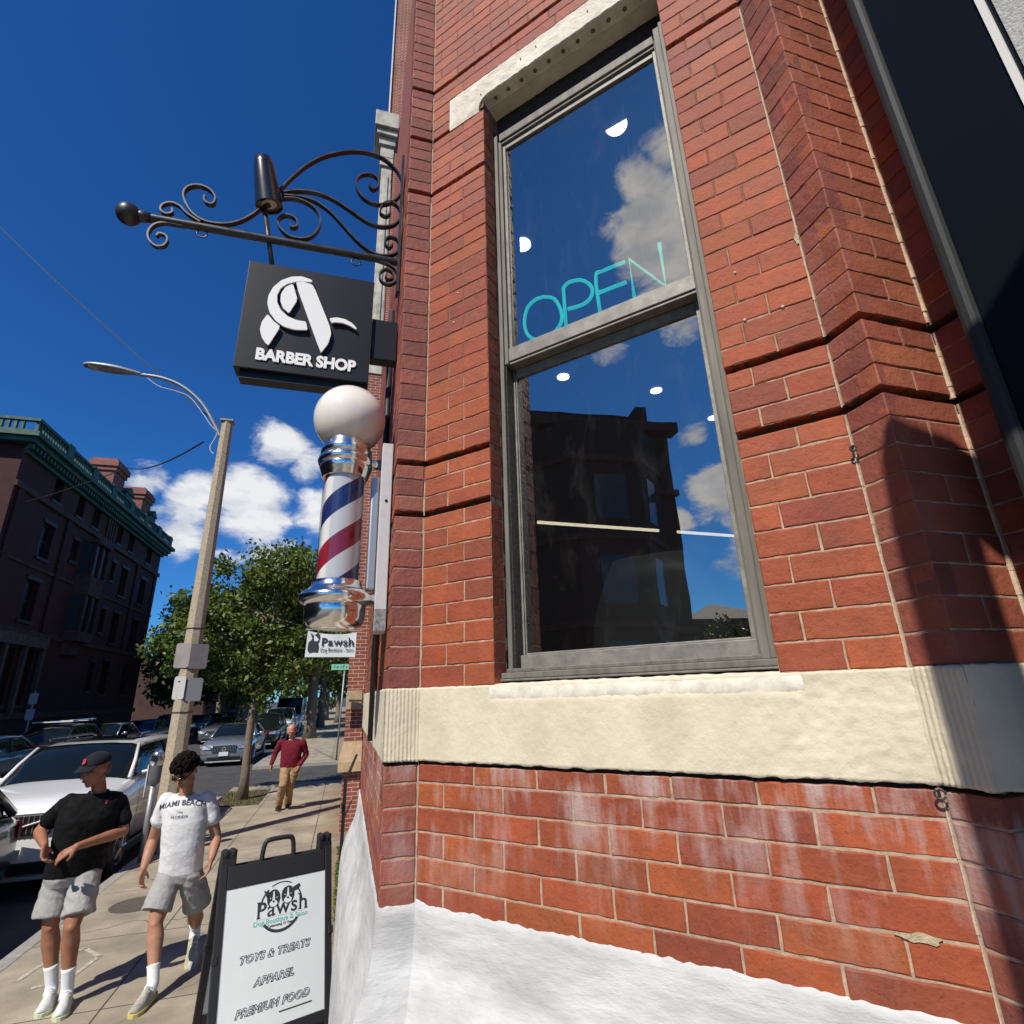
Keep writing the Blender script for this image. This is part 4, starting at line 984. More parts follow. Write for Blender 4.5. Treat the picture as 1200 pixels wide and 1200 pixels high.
b=MB(); b.box((-.105,-.03,1.0),(-.095,.03,1.32)); b.build('side_plate',mat('white_edge',(.7,.7,.7),.4),MT)
b=MB(); b.box((-.2,-.004,1.05) if 0 else (-.12,-.004,.86),(-.113,.004,1.3)); b.build('placard',MATS['white_edge'],MT)
# ------------------------------------------------------------------ brick work for far buildings
def farbrick(name,c1,c2,mo_,sc=1.0):
    m=bpy.data.materials.new(name); m.use_nodes=True; t=m.node_tree; p=t.nodes['Principled BSDF']; p.inputs['Roughness'].default_value=.85
    c=t.nodes.new('ShaderNodeTexCoord'); s=t.nodes.new('ShaderNodeSeparateXYZ'); t.links.new(c.outputs['Object'],s.inputs[0])
    a=t.nodes.new('ShaderNodeMath'); t.links.new(s.outputs['X'],a.inputs[0]); t.links.new(s.outputs['Y'],a.inputs[1])
    cb_=t.nodes.new('ShaderNodeCombineXYZ'); t.links.new(a.outputs[0],cb_.inputs[0]); t.links.new(s.outputs['Z'],cb_.inputs[1])
    b=t.nodes.new('ShaderNodeTexBrick'); b.inputs['Scale'].default_value=sc; b.inputs['Brick Width'].default_value=.205; b.inputs['Row Height'].default_value=.0695; b.inputs['Mortar Size'].default_value=.006; b.inputs['Mortar Smooth'].default_value=.2
    b.inputs['Color1'].default_value=(*c1,1); b.inputs['Color2'].default_value=(*c2,1); b.inputs['Mortar'].default_value=(*mo_,1)
    t.links.new(cb_.outputs[0],b.inputs['Vector'])
    n=t.nodes.new('ShaderNodeTexNoise'); n.inputs['Scale'].default_value=.8; n.inputs['Detail'].default_value=6; t.links.new(c.outputs['Object'],n.inputs['Vector'])
    r=t.nodes.new('ShaderNodeMapRange')
    for i,q in enumerate((.3,.7,.75,1.15)): r.inputs[1+i].default_value=q
    t.links.new(n.outputs['Fac'],r.inputs[0])
    mm=t.nodes.new('ShaderNodeMix'); mm.data_type='RGBA'; mm.blend_type='MULTIPLY'; mm.inputs[0].default_value=1
    t.links.new(b.outputs['Color'],mm.inputs[6]); t.links.new(r.outputs[0],mm.inputs[7]); t.links.new(mm.outputs[2],p.inputs['Base Color'])
    bp=t.nodes.new('ShaderNodeBump'); bp.inputs['Strength'].default_value=.6; bp.inputs['Distance'].default_value=.006; bp.invert=True
    t.links.new(b.outputs['Fac'],bp.inputs['Height']); t.links.new(bp.outputs[0],p.inputs['Normal']); return m
fb=farbrick('row_house_brick',(.32,.085,.045),(.24,.062,.04),(.55,.42,.33))
sand=mat('brown_sandstone',(.48,.34,.20),.85,var=.25,vs=8,bump=.4,bs=60)
pale=mat('weathered_limestone',(.52,.47,.38),.85,var=.45,vs=3,bump=.5,bs=30,dist=.01)
RH=empty('row_house',(0,11,0),0,'neighbouring brick row house edge with stone skirt and pale carved pilaster','row house')
b=MB(); b.box((.02,.0,1.46),(.33,.4,9.2)); b.box((.335,-.02,2.3),(6,5.7,17.2)); b.box((.03,.001,-.1),(.335,.8,.95)); b.box((.336,0.03,-.1),(6,5.7,2.29)); b.box((.33,.05,9.2),(.8,.5,20)); b.box((.17,.3,17.7),(2.5,5,26)); b.build('wall',fb,RH)
b=MB(); b.add([(-.06,-.10,.96),(.34,-.10,.96),(.34,.5,.96),(-.06,.5,.96),(-.06,-.10,1.12),(.34,-.10,1.12),(-.06,.5,1.12),(.34,.5,1.12),(.02,-.01,1.455),(.34,-.01,1.455),(.34,.5,1.455),(.02,.5,1.455)],[(0,3,2,1),(0,1,5,4),(3,0,4,6),(4,5,9,8),(6,4,8,11),(8,9,10,11)]); b.build('stone_skirt',sand,RH)
b=MB(); b.box((.015,-.015,2.0),(.30,.41,2.33)); b.build('stone_block',sand,RH,bevel=.01)
b=MB(); b.box((.0,-.03,9.21),(.33,.4,9.5)); b.box((.03,.0,9.51),(.30,.4,15.6)); b.box((.10,-.03,9.51),(.22,-.001,15.3)); b.box((-.02,-.05,15.61),(.33,.45,15.9)); b.box((-.07,-.11,16.3),(.36,.5,16.55)); b.box((-.02,-.05,15.91),(.33,.45,16.29)); b.box((-.14,-.2,16.56),(.40,.6,16.75)); b.box((-.2,-.28,16.76),(.42,.7,17.3)); b.build('pilaster',pale,RH,bevel=.02)
b=MB(); b.box((.13,.25,17.31),(.168,.3,25.9)); b.build('white_trim',mat('white_trim_paint',(.7,.7,.66),.6),RH)
# handrail by the steps
HR=empty('handrail',(.06,7.4,0),0,'black iron handrail post beside the stone skirt of the row house','handrail')
b=MB(); b.box((-.02,-.02,.0),(.02,.02,1.32)); b.build('post',iron,HR); b=MB(); b.tube([(0,0,1.28),(.05,.3,1.34),(.14,1.3,1.42)],.018,8); b.build('rail',iron,HR)
b=MB(); b.tube([(0,0,.85),(.1,.9,.9)],.012,6); b.tube([(.0,0,.85),(-.02,-.03,1.02)],.014,6); b.build('brace',iron,HR)
# hanging banner of the dog boutique
BN=empty('hanging_banner',(.15,10.2,2.8),0,'white Pawsh banner with a black and white dog, hung below the barber pole','banner')
def bn(x,y): q=PY(x,y,10.2); return q-Vector((.15,10.2,2.8))
p1,p2,p3,p4=bn(361,739),bn(418,741),bn(416,770),bn(357,770)
rings=[]
b=MB(); nx_,nz2_=16,8
base=len(b.v)
for i in range(nx_+1):
    for j in range(nz2_+1):
        s_,t_=i/nx_,j/nz2_; q=p4.lerp(p3,s_).lerp(p1.lerp(p2,s_),t_); dip=-.05*4*s_*(1-s_)*t_
        b.v.append((q.x,q.y+.01*sin(s_*9)*t_,q.z+dip))
for i in range(nx_):
    for j in range(nz2_): k=i*(nz2_+1)+j; b.face((k,k+nz2_+1,k+nz2_+2,k+1))
cl=b.build('cloth',mat('banner_cloth',(.72,.74,.74),.8),BN,smooth=True,fix=False)
WB=(p3-p4).length; HB=(p1-p4).length
MBN=Matrix.Translation((p4.x,p4.y-.014,p4.z))@Matrix.Rotation(pi/2,4,'X')
o,_,_=serif_word(cl,MBN@Matrix.Translation((WB*.30,HB*.42,0)),HB*.42,ink,ex=.002)
sxx=(WB*.95-WB*.30)/max(.01,max(v.co.x for v in o.data.vertices)-p4.x-WB*.30)
for oo in [c for c in cl.children]:
    for v in oo.data.vertices: v.co.x=p4.x+WB*.30+(v.co.x-p4.x-WB*.30)*sxx
text('lettering','Dog Boutique - Salon',HB*.2,ink,cl,MBN@Matrix.Translation((WB*.29,HB*.2,0)),sx=.72)
def bp_(poly,m,z): 
    b=MB(); b.prism([MBN@Vector((WB*x,HB*y,z)) for x,y in poly],(0,-.002,0)); b.build('dog_picture',m,cl)
bp_([(.04,.3),(.05,.55),(.10,.62),(.12,.7),(.07,.92),(.14,.82),(.19,.86),(.24,.95),(.26,.75),(.22,.6),(.25,.4),(.24,.2),(.14,.22),(.06,.18)],ink,0)
bp_([(.145,.82),(.18,.80),(.25,.66),(.22,.58),(.16,.60)],MATS['banner_cloth'],.004)
b=MB(); b.tube([p1+Vector((-.04,0,.02)),p2+Vector((.06,.0,.02))],.012,6); b.build('pole',galv,BN)
# street name sign on the far corner
SS=empty('street_name_sign',(-.20,23.3,0),radians(4),'green street name blade on a leaning galvanised post at the far corner','street sign')
b=MB(); b.tube([(0,0,0),(.09,0,3.25)],.032,8); b.build('post',galv,SS,smooth=True)
b=MB(); b.box((-.42,-.012,3.28),(.48,.012,3.50)); bl=b.build('blade',mat('sign_green',(.28,.66,.46),.5),SS,bevel=.005)
b=MB()
for x,w,h in ((-.34,.07,.09),(-.24,.11,.06),(-.08,.05,.07),(.0,.08,.11),(.12,.07,.06),(.26,.10,.08)):
    b.prism([(x,-.014,3.36),(x+w*.5,-.014,3.355),(x+w,-.014,3.36+h),(x+w*.4,-.014,3.37+h)],(0,-.002,0))
b.build('lettering',mat('faded_green_ink',(.04,.22,.15),.5),bl)
# ------------------------------------------------------------------ brick mansion across the street
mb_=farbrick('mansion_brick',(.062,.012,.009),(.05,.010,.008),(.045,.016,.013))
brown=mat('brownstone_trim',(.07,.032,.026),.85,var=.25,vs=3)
copper=mat('green_copper',(.035,.10,.072),.65,var=.35,vs=4,bump=.2,bs=20)
dglass=mat('dark_window_glass',(.006,.007,.009),.3,spec=.25)
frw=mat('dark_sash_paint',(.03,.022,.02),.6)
BX=-16.5
MS=empty('brick_mansion',(BX,42,0),0,'large dark red brick mansion across the street with a green copper cornice and two chimneys','building')
def lx(x,y,z): return (x-BX,y-42,z)
WINS=[(34.2,35.1,13.3,14.7,0),(37.1,38.0,13.3,14.7,0),(39.3,40.3,13.3,14.7,0),(43.4,44.3,13.3,14.7,0),(45.6,46.7,13.3,14.7,0),(49.6,50.8,13.3,14.7,0),
 (34.1,35.3,10.0,11.9,0),(37.6,38.4,10.6,11.9,0),(43.5,44.2,10.6,11.9,0),(45.4,46.6,9.9,11.9,0),(49.4,50.7,9.9,11.9,0),
 (33.9,35.2,6.6,8.7,0),(43.4,44.2,7.0,8.6,0),(45.5,46.7,6.5,8.6,0),(49.4,50.7,6.5,8.6,0),
 (31.5,32.7,2.4,5.2,1),(33.3,34.5,2.4,5.2,1),(35.1,36.3,2.4,5.2,1),(43.4,44.2,3.2,5.0,0),(45.5,46.7,3.0,5.2,0),(49.4,50.7,3.0,5.2,0)]
# wall with true openings on the street side
def facade(mb,x,y0,y1,z0,z1,wins,depth=.35):
    ys=sorted({y0,y1,*[w[0] for w in wins],*[w[1] for w in wins]}); zs=sorted({z0,z1,*[w[2] for w in wins],*[w[3] for w in wins]})
    for i in range(len(ys)-1):
        for j in range(len(zs)-1):
            ym,zm=(ys[i]+ys[i+1])/2,(zs[j]+zs[j+1])/2
            if any(w[0]<ym<w[1] and w[2]<zm<w[3] for w in wins): continue
            mb.add([(x,ys[i],zs[j]),(x,ys[i+1],zs[j]),(x,ys[i+1],zs[j+1]),(x,ys[i],zs[j+1])],[(0,1,2,3)])
    for w in wins:
        a,b_,c,d=w[:4]
        mb.add([(x,a,c),(x,b_,c),(x,b_,d),(x,a,d),(x-depth,a,c),(x-depth,b_,c),(x-depth,b_,d),(x-depth,a,d)],[(0,1,5,4),(1,2,6,5),(2,3,7,6),(3,0,4,7)])
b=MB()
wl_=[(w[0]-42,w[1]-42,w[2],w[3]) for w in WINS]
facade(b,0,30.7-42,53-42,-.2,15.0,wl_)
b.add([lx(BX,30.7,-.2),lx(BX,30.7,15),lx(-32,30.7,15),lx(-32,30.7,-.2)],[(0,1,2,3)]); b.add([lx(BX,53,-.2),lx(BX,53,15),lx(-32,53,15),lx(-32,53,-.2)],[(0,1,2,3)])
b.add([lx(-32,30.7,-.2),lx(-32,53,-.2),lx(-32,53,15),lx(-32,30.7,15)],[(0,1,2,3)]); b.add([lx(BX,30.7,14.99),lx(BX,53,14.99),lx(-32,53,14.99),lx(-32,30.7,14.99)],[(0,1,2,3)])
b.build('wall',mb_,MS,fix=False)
for (a,c,z0,z1,arch) in WINS:
    a-=42;c-=42; f=MB()
    for q in ((a,a+.09,z0,z1),(c-.09,c,z0,z1),(a+.091,c-.091,z0,z0+.1),(a+.091,c-.091,z1-.09,z1),(a+.091,c-.091,(z0+z1)/2-.04,(z0+z1)/2+.04)): f.box((-.3,q[0],q[2]),(-.24,q[1],q[3]))
    f.box((-.02,a-.1,z0-.16),(.09,c+.1,z0-.002)); f.box((.002,a-.12,z1+.002),(.07,c+.12,z1+.2))
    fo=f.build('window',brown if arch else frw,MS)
    g=MB(); g.add([(-.27,a+.09,z0+.1),(-.27,c-.09,z0+.1),(-.27,c-.09,z1-.09),(-.27,a+.09,z1-.09)],[(0,1,2,3)]); g.build('pane',dglass,fo)
# string courses
for (z0,z1,p) in ((12.75,13.05,.16),(9.3,9.45,.07),(5.9,6.15,.1),(1.7,2.0,.14)):
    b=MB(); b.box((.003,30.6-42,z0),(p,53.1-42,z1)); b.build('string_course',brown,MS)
# pilaster strips
for y in (31.0,36.3,41.6,42.6,48.0,52.2):
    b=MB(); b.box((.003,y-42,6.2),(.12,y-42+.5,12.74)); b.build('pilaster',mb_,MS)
for y in (41.5,41.9,42.3,42.7): 
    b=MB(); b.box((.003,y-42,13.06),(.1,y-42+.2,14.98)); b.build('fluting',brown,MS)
# oriel
b=MB(); oy0,oy1=38.8-42,41.5-42
b.prism([(0.003,oy0,6.0),(.7,oy0+.35,6.0),(.7,oy1-.35,6.0),(.003,oy1,6.0)],(0,0,.6)); b.prism([(0.003,oy0,8.8),(.7,oy0+.35,8.8),(.7,oy1-.35,8.8),(.003,oy1,8.8)],(0,0,1.2))
b.prism([(0.003,oy0,12.1),(.8,oy0+.3,12.1),(.8,oy1-.3,12.1),(.003,oy1,12.1)],(0,0,.3)); b.prism([(0.003,oy0+.3,5.2),(.3,oy0+.8,5.2),(.3,oy1-.8,5.2),(.003,oy1-.3,5.2)],(0,0,.8))
for y in (oy0+.33,oy1-.47,(oy0+oy1)/2-.07):
    for z0,z1 in ((6.6,8.8),(10.0,12.1)): b.box((.5,y,z0),(.68,y+.14,z1))
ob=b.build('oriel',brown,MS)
b=MB()
for z0,z1 in ((6.6,8.8),(10.0,12.1)): b.prism([(0.003,oy0+.02,z0),(.55,oy0+.4,z0),(.55,oy1-.4,z0),(.003,oy1-.02,z0)],(0,0,z1-z0))
b.build('pane',dglass,ob)
# copper cornice with dentils and balustrade
b=MB(); b.box((-15.5,30.2-42,15.0),(.55,53.6-42,15.25)); b.box((-15.5,30.0-42,15.251),(.8,53.8-42,15.5)); b.box((.003,30.7-42,14.55),(.2,53.1-42,14.99))
y=30.5
while y<53.4: b.box((.201,y-42,14.72),(.45,y-42+.16,14.98)); y+=.36
co_=b.build('cornice',copper,MS)
b=MB(); b.box((.35,30.2-42,15.51),(.62,53.4-42,15.64)); b.box((.35,30.2-42,16.15),(.62,53.4-42,16.3)); b.box((-12,30.2-42,15.51),(.349,30.45-42,15.64)); b.box((-12,30.2-42,16.15),(.349,30.45-42,16.3))
y=30.3
while y<53.3:
    if int((y-30.3)/3.2)!=int((y-30.3+.3)/3.2): b.box((.32,y-42,15.641),(.65,y-42+.7,16.38)); y+=.9
    else: b.box((.42,y-42,15.641),(.55,y-42+.13,16.149)); y+=.27
x=-.2
while x>-12: b.box((x,30.25-42,15.641),(x+.13,30.4-42,16.149)); x-=.3
b.build('balustrade',copper,co_)
for y in (41.4,47.2):
    b=MB(); b.box((-1.6,y-42,15.0),(-.2,y-42+1.9,18.0)); b.box((-1.7,y-42-.1,18.001),(-.1,y-42+2.0,18.3)); b.box((-1.8,y-42-.2,18.301),(0,y-42+2.1,18.7)); b.box((-1.65,y-42-.05,18.701),(-.15,y-42+1.95,18.9)); b.build('chimney',farbrick('chimney_brick'+str(int(y)),(.30,.09,.06),(.24,.07,.05),(.3,.2,.15)),MS)
b=MB(); b.box((-13,33-42,15.3),(-4,50-42,17.2)) ; b.build('roof',mat('slate_roof',(.05,.05,.055),.8),MS)
for y in (43.2,48.6):
    b=MB(); b.box((-.9,y-42,16.0),(.1,y-42+1.2,17.1)); b.prism([(-.9,y-42-.1,17.101),(-.9,y-42+1.3,17.101),(-.9,y-42+.6,17.6)],(1.1,0,0)); b.build('dormer',copper,MS)
# arched entrance surrounds, iron fence at the foot
b=MB()
for y in (31.3,33.0,34.8,36.6): b.box((.101,y-42,2.01),(.3,y-42+.22,5.3))
b.box((.101,31.2-42,5.31),(.34,36.9-42,5.85)); b.build('arcade',mat('arcade_stone',(.10,.07,.055),.85,var=.3,vs=4),MS)
# ------------------------------------------------------------------ apartment houses behind the camera side (they stand in the window's reflection)
def block(name,label,cat,x,y0,y1,z,wall,floors,bays,x2=-32,top=0):
    R_=empty(name,(x,(y0+y1)/2,0),0,label,cat); ym=(y0+y1)/2
    ws=[]; fh=(z-1.5)/floors; bw=(y1-y0)/bays
    for f in range(floors):
        for k in range(bays):
            c=y0-ym+bw*(k+.5); ws.append((c-.55,c+.55,1.9+f*fh,1.9+f*fh+fh*.58))
    b=MB(); facade(b,0,y0-ym,y1-ym,-.2,z,ws)
    D=x2-x
    b.add([(0,y0-ym,-.2),(0,y0-ym,z),(D,y0-ym,z),(D,y0-ym,-.2)],[(0,1,2,3)]); b.add([(0,y1-ym,-.2),(0,y1-ym,z),(D,y1-ym,z),(D,y1-ym,-.2)],[(0,1,2,3)]); b.add([(0,y0-ym,z-.01),(0,y1-ym,z-.01),(D,y1-ym,z-.01),(D,y0-ym,z-.01)],[(0,1,2,3)])
    b.build('wall',wall,R_,fix=False)
    for w in ws:
        f=MB(); a,c,z0,z1=w
        for q in ((a,a+.09,z0,z1),(c-.09,c,z0,z1),(a+.091,c-.091,(z0+z1)/2-.04,(z0+z1)/2+.04)): f.box((-.3,q[0],q[2]),(-.24,q[1],q[3]))
        f.box((-.02,a-.1,z0-.16),(.12,c+.1,z0-.002)); fo=f.build('window',brown,R_)
        g=MB(); g.add([(-.27,a+.05,z0),(-.27,c-.05,z0),(-.27,c-.05,z1),(-.27,a+.05,z1)],[(0,1,2,3)]); g.build('pane',dglass,fo)
    for f in range(1,floors,2):
        b=MB(); b.box((.003,y0-ym-.1,1.5+f*fh-.15),(.3,y1-ym+.1,1.5+f*fh+.12)); b.build('string_course',brown,R_)
    b=MB(); b.box((-.3,y0-ym-.35,z+.001),(.45,y1-ym+.35,z+.45)); b.build('cornice',brown,R_)
    return R_
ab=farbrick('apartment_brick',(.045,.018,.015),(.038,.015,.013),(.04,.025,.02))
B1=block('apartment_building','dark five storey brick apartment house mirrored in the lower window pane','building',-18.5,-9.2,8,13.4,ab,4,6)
# rounded corner bay rising above its roof
b=MB(); b.prism([(.003,-7.9,0),(1.6,-6.3,0),(1.6,-3.4,0),(.003,-1.9,0)],(0,0,13.0)); bb_=b.build('corner_bay',ab,B1)
b=MB(); 
for z_ in (4.4,7.8,11.2): b.prism([(.003,-8.0,z_),(1.72,-6.35,z_),(1.72,-3.35,z_),(.003,-1.8,z_)],(0,0,.25))
b.build('string_course',brown,bb_)
for z_ in (2,5.3,8.7):
    for (a,c) in (((.35,-7.55),(1.25,-6.65)),((1.61,-5.6),(1.61,-4.2))):
        b=MB(); n_=Vector((c[1]-a[1],-(c[0]-a[0]),0)).normalized()*.02
        b.prism([(a[0],a[1],z_),(c[0],c[1],z_),(c[0],c[1],z_+1.9),(a[0],a[1],z_+1.9)],n_); b.build('window',mat('sky_pane',(.03,.04,.05),.1),bb_)
b=MB(); b.box((-4,-7.6,13.4),(-.6,-2.2,14.6)); b.box((-2,-8.2,13.4),(-1,-7.61,15.4)); b.build('attic',ab,B1)
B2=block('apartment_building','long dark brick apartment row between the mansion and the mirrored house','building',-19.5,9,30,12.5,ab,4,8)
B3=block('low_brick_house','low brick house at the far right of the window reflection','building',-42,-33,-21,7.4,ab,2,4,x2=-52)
b=MB(); b.prism([(.3,-6.2,7.85),(.3,6.2,7.85),(-5,0,10)],(-.4,0,0)); b.build('gable',mat('slate_grey_roof',(.03,.03,.033),.8),B3)
# ------------------------------------------------------------------ trees
def leafmat(name,c1,c2,c3):
    m=bpy.data.materials.new(name); m.use_nodes=True; t=m.node_tree; p=t.nodes['Principled BSDF']; o=t.nodes['Material Output']
    a=t.nodes.new('ShaderNodeAttribute'); a.attribute_name='bc'; t.links.new(a.outputs['Color'],p.inputs['Base Color']); p.inputs['Roughness'].default_value=.45; p.inputs['Specular IOR Level'].default_value=.35
    tr=t.nodes.new('ShaderNodeBsdfTranslucent'); mm=t.nodes.new('ShaderNodeMix'); mm.data_type='RGBA'; mm.blend_type='MULTIPLY'; mm.inputs[0].default_value=1; mm.inputs[7].default_value=(1.6,1.9,.5,1)
    t.links.new(a.outputs['Color'],mm.inputs[6]); t.links.new(mm.outputs[2],tr.inputs[0])
    s=t.nodes.new('ShaderNodeMixShader'); s.inputs[0].default_value=.3; t.links.new(p.outputs[0],s.inputs[1]); t.links.new(tr.outputs[0],s.inputs[2]); t.links.new(s.outputs[0],o.inputs[0]); return m
leafm=leafmat('leaves',0,0,0)
bark=mat('bark',(.20,.165,.125),.9,var=.45,vs=14,bump=1,bs=30,dist=.015,stretch=(3,3,.6))
def crown_mesh(seed,blobs,nl,size,pal):
    r=random.Random(seed); b=MB(); tot=sum(q[3]*q[4] for q in blobs)
    for (x,y,z,rx,rz) in blobs:
        n=int(nl*rx*rz/tot)
        sub=[(r.uniform(-1,1),r.uniform(-1,1),r.uniform(-1,1)) for _ in range(16)]
        for i in range(n):
            # leaves gather in twigs: pick a sub clump, stay near the shell
            s=r.choice(sub); l=sqrt(sum(c*c for c in s))+1e-6; rad=r.uniform(.62,1.02); k=rad/l
            cx,cy,cz=s[0]*k,s[1]*k,s[2]*k
            sp_=.34
            px_=x+rx*(cx+r.gauss(0,sp_*.6)); py_=y+rx*(cy+r.gauss(0,sp_*.6)); pz_=z+rz*(cz+r.gauss(0,sp_*.5))
            nrm=Vector((r.gauss(0,1),r.gauss(0,1),r.gauss(.7,.8))).normalized()
            u_=nrm.orthogonal().normalized(); u_.rotate(Matrix.Rotation(r.uniform(0,6.28),3,nrm)); v_=nrm.cross(u_)
            w_=size*r.uniform(.6,1.3); c=r.choice(pal); kk=r.uniform(.75,1.25); b.col=(c[0]*kk,c[1]*kk,c[2]*kk)
            P=Vector((px_,py_,pz_)); dr=Vector((0,0,-.25*w_))
            b.add([P-u_*w_*.5,P-u_*w_*.1+v_*w_*.36,P+u_*w_*.55+dr,P-u_*w_*.1-v_*w_*.36],[(0,1,2,3)])
    return b
GP=[(.10,.145,.032),(.065,.10,.022),(.15,.19,.05),(.04,.07,.018),(.19,.22,.075)]
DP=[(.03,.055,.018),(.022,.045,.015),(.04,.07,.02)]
def tree(name,label,loc,h,tr,blobs,nl,size,pal,seed,trunk_h,group='trees along the street'):
    T_=empty(name,loc,0,label,'tree',group); r=random.Random(seed)
    b=MB(); path=[(0,0,-.05)]; n=7
    for i in range(1,n+1): path.append((r.gauss(0,.015*h*.15)*i*.5,r.gauss(0,.015*h*.15)*i*.5,trunk_h*i/n))
    rad=[tr*(1.35 if i==0 else 1-.45*i/n) for i in range(n+1)]
    b.tube(path,rad,10)
    topp=Vector(path[-1])
    for q in blobs:
        e=Vector((q[0],q[1],q[2])); s=Vector(path[r.choice((n-2,n-1,n))]); m_=s.lerp(e,.5)+Vector((0,0,-.08*h*r.uniform(0,1)))
        b.tube(crom([s,m_,e],4),[tr*.5*(1-i/9.5)+.006 for i in range(9)],6)
    b.build('trunk',bark,T_,smooth=True)
    cr=crown_mesh(seed,blobs,nl,size,pal); cr.build('crown',leafm,T_,colors=True,fix=False)
    return T_
def rb(seed,n,R,z0,z1,r0,r1):
    r=random.Random(seed); out=[]
    for i in range(n):
        a=2.4*i+r.uniform(-.4,.4); z=z0+(z1-z0)*(i+.5)/n; prof=sin(pi*min(1,max(0.12,(i+.8)/(n+.6))))**.6
        d=R*prof*r.uniform(.35,.8); rr=r.uniform(r0,r1); out.append((d*cos(a),d*sin(a),z,rr,rr*.8))
    return out
tree('young_maple','slender young street tree with a pale trunk standing in the sidewalk soil pit',(-2.24,15.7,-.03),6.2,.105,[(.05,.0,2.35,.38,.45),(-.3,.1,2.9,.6,.5),(-2.1,.4,3.5,.7,.6),(1.2,.2,3.4,.6,.5),(1.35,.3,4.7,.75,.7),(1.5,.2,4.0,.6,.5),(-.5,.3,3.2,.8,.7),(.5,-.2,3.4,.75,.7),(-1.1,0,4.0,.95,.8),(.9,.3,4.2,.8,.8),(0,.2,4.6,1.1,.95),(-.9,.2,5.2,.8,.7),(.4,-.1,5.5,.8,.7),(-1.7,.1,4.5,.7,.6)],15000,.125,GP,3,4.4)
tree('street_tree','large leafy tree with a thick trunk on the sidewalk beyond the side street',(-1.95,36.8,0),13,.33,rb(5,15,5.4,4.6,11.2,1.4,2.3),19000,.25,GP,5,7)
tree('street_tree','leafy tree leaning over the white van further up the street',(-1.9,50,0),13,.3,rb(6,14,4.6,5,11.5,1.5,2.3),9000,.34,GP,6,7)
tree('street_tree','tall leafy tree far up the right hand sidewalk',(-2.0,66,0),14,.3,rb(8,13,5,5,12.5,1.6,2.6),7000,.45,GP,8,7)
tree('street_tree','broad green tree over the roadway between the lamp pole and the silver sedan',(-6.9,44,0),9,.25,rb(9,16,3.8,3.0,9.4,1.3,2.2),13000,.28,GP,9,5)
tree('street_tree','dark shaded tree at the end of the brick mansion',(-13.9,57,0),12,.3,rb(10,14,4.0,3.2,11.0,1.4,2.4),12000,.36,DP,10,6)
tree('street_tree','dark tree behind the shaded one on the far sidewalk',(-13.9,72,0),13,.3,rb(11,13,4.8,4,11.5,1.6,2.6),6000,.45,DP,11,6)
tree('street_tree','green tree rising above the parked cars left of the lamp pole',(-10.2,62,0),11,.3,rb(12,13,4.0,4,11,1.5,2.4),7000,.38,GP,12,6)
tree('street_tree','leafy tree filling the gap behind the hanging banner',(-.6,58,0),12,.28,rb(31,16,4.4,3.4,12,1.5,2.5),11000,.36,GP,31,6)
tree('street_tree','hazy green tree far off in the middle of the street view',(-6,92,0),14,.35,rb(13,14,7,3,14,2.4,3.8),6500,.6,GP,13,7)
tree('street_tree','far tree closing the street view on the right',(1.5,88,0),14,.35,rb(14,14,6,3,13,2.2,3.4),5500,.6,GP,14,7)
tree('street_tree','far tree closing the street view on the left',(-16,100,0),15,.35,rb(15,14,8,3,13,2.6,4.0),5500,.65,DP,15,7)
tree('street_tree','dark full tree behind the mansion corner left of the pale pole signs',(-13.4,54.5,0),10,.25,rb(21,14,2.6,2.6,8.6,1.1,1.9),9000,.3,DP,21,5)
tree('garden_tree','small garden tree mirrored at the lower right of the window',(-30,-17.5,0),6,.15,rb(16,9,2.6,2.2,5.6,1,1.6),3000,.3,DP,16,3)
grass=MB(); r=random.Random(2)
for i in range(700):
    x,y=r.uniform(-2.75,-1.75),r.uniform(14.6,17.0); hgt=r.uniform(.02,.07); a=r.uniform(0,3.14)
    c=r.choice(GP+[(.2,.16,.07)]); grass.col=c
    grass.add([(x,y,-.03),(x+.02*cos(a),y+.02*sin(a),-.03),(x+r.uniform(-.02,.02),y+r.uniform(-.02,.02),-.03+hgt)],[(0,1,2)])
tag(grass.build('grass',leafm,None,colors=True,fix=False),'thin grass and weeds growing in the tree pit','grass',kind='stuff')
wd=MB()
for i in range(900):
    t_=r.random(); x,y=.03+abs(r.gauss(0,.04)),6.9+t_*1.6; z_=r.uniform(0,.10+.5*r.random()**2); wd.col=r.choice(GP)
    a=r.uniform(0,6.28); s_=r.uniform(.02,.045); u_=Vector((cos(a),sin(a),r.uniform(-.5,.5)))*s_; v_=Vector((-sin(a),cos(a),r.uniform(-.5,.8)))*s_*.6
    P=Vector((x,y,z_)); wd.add([P-u_,P+v_,P+u_,P-v_],[(0,1,2,3)])
tag(wd.build('weeds',leafm,None,colors=True,fix=False),'ragged green weeds at the foot of the white painted base','weeds',kind='stuff')
# distant closing buildings and a pale hedge line at the end of the street
B4=block('far_brownstone','low dark brick terrace beyond the mansion at the end of the left row','building',-17.2,80,130,8,farbrick('terrace_brick',(.08,.035,.025),(.07,.03,.02),(.08,.05,.04)),3,12,x2=-30)
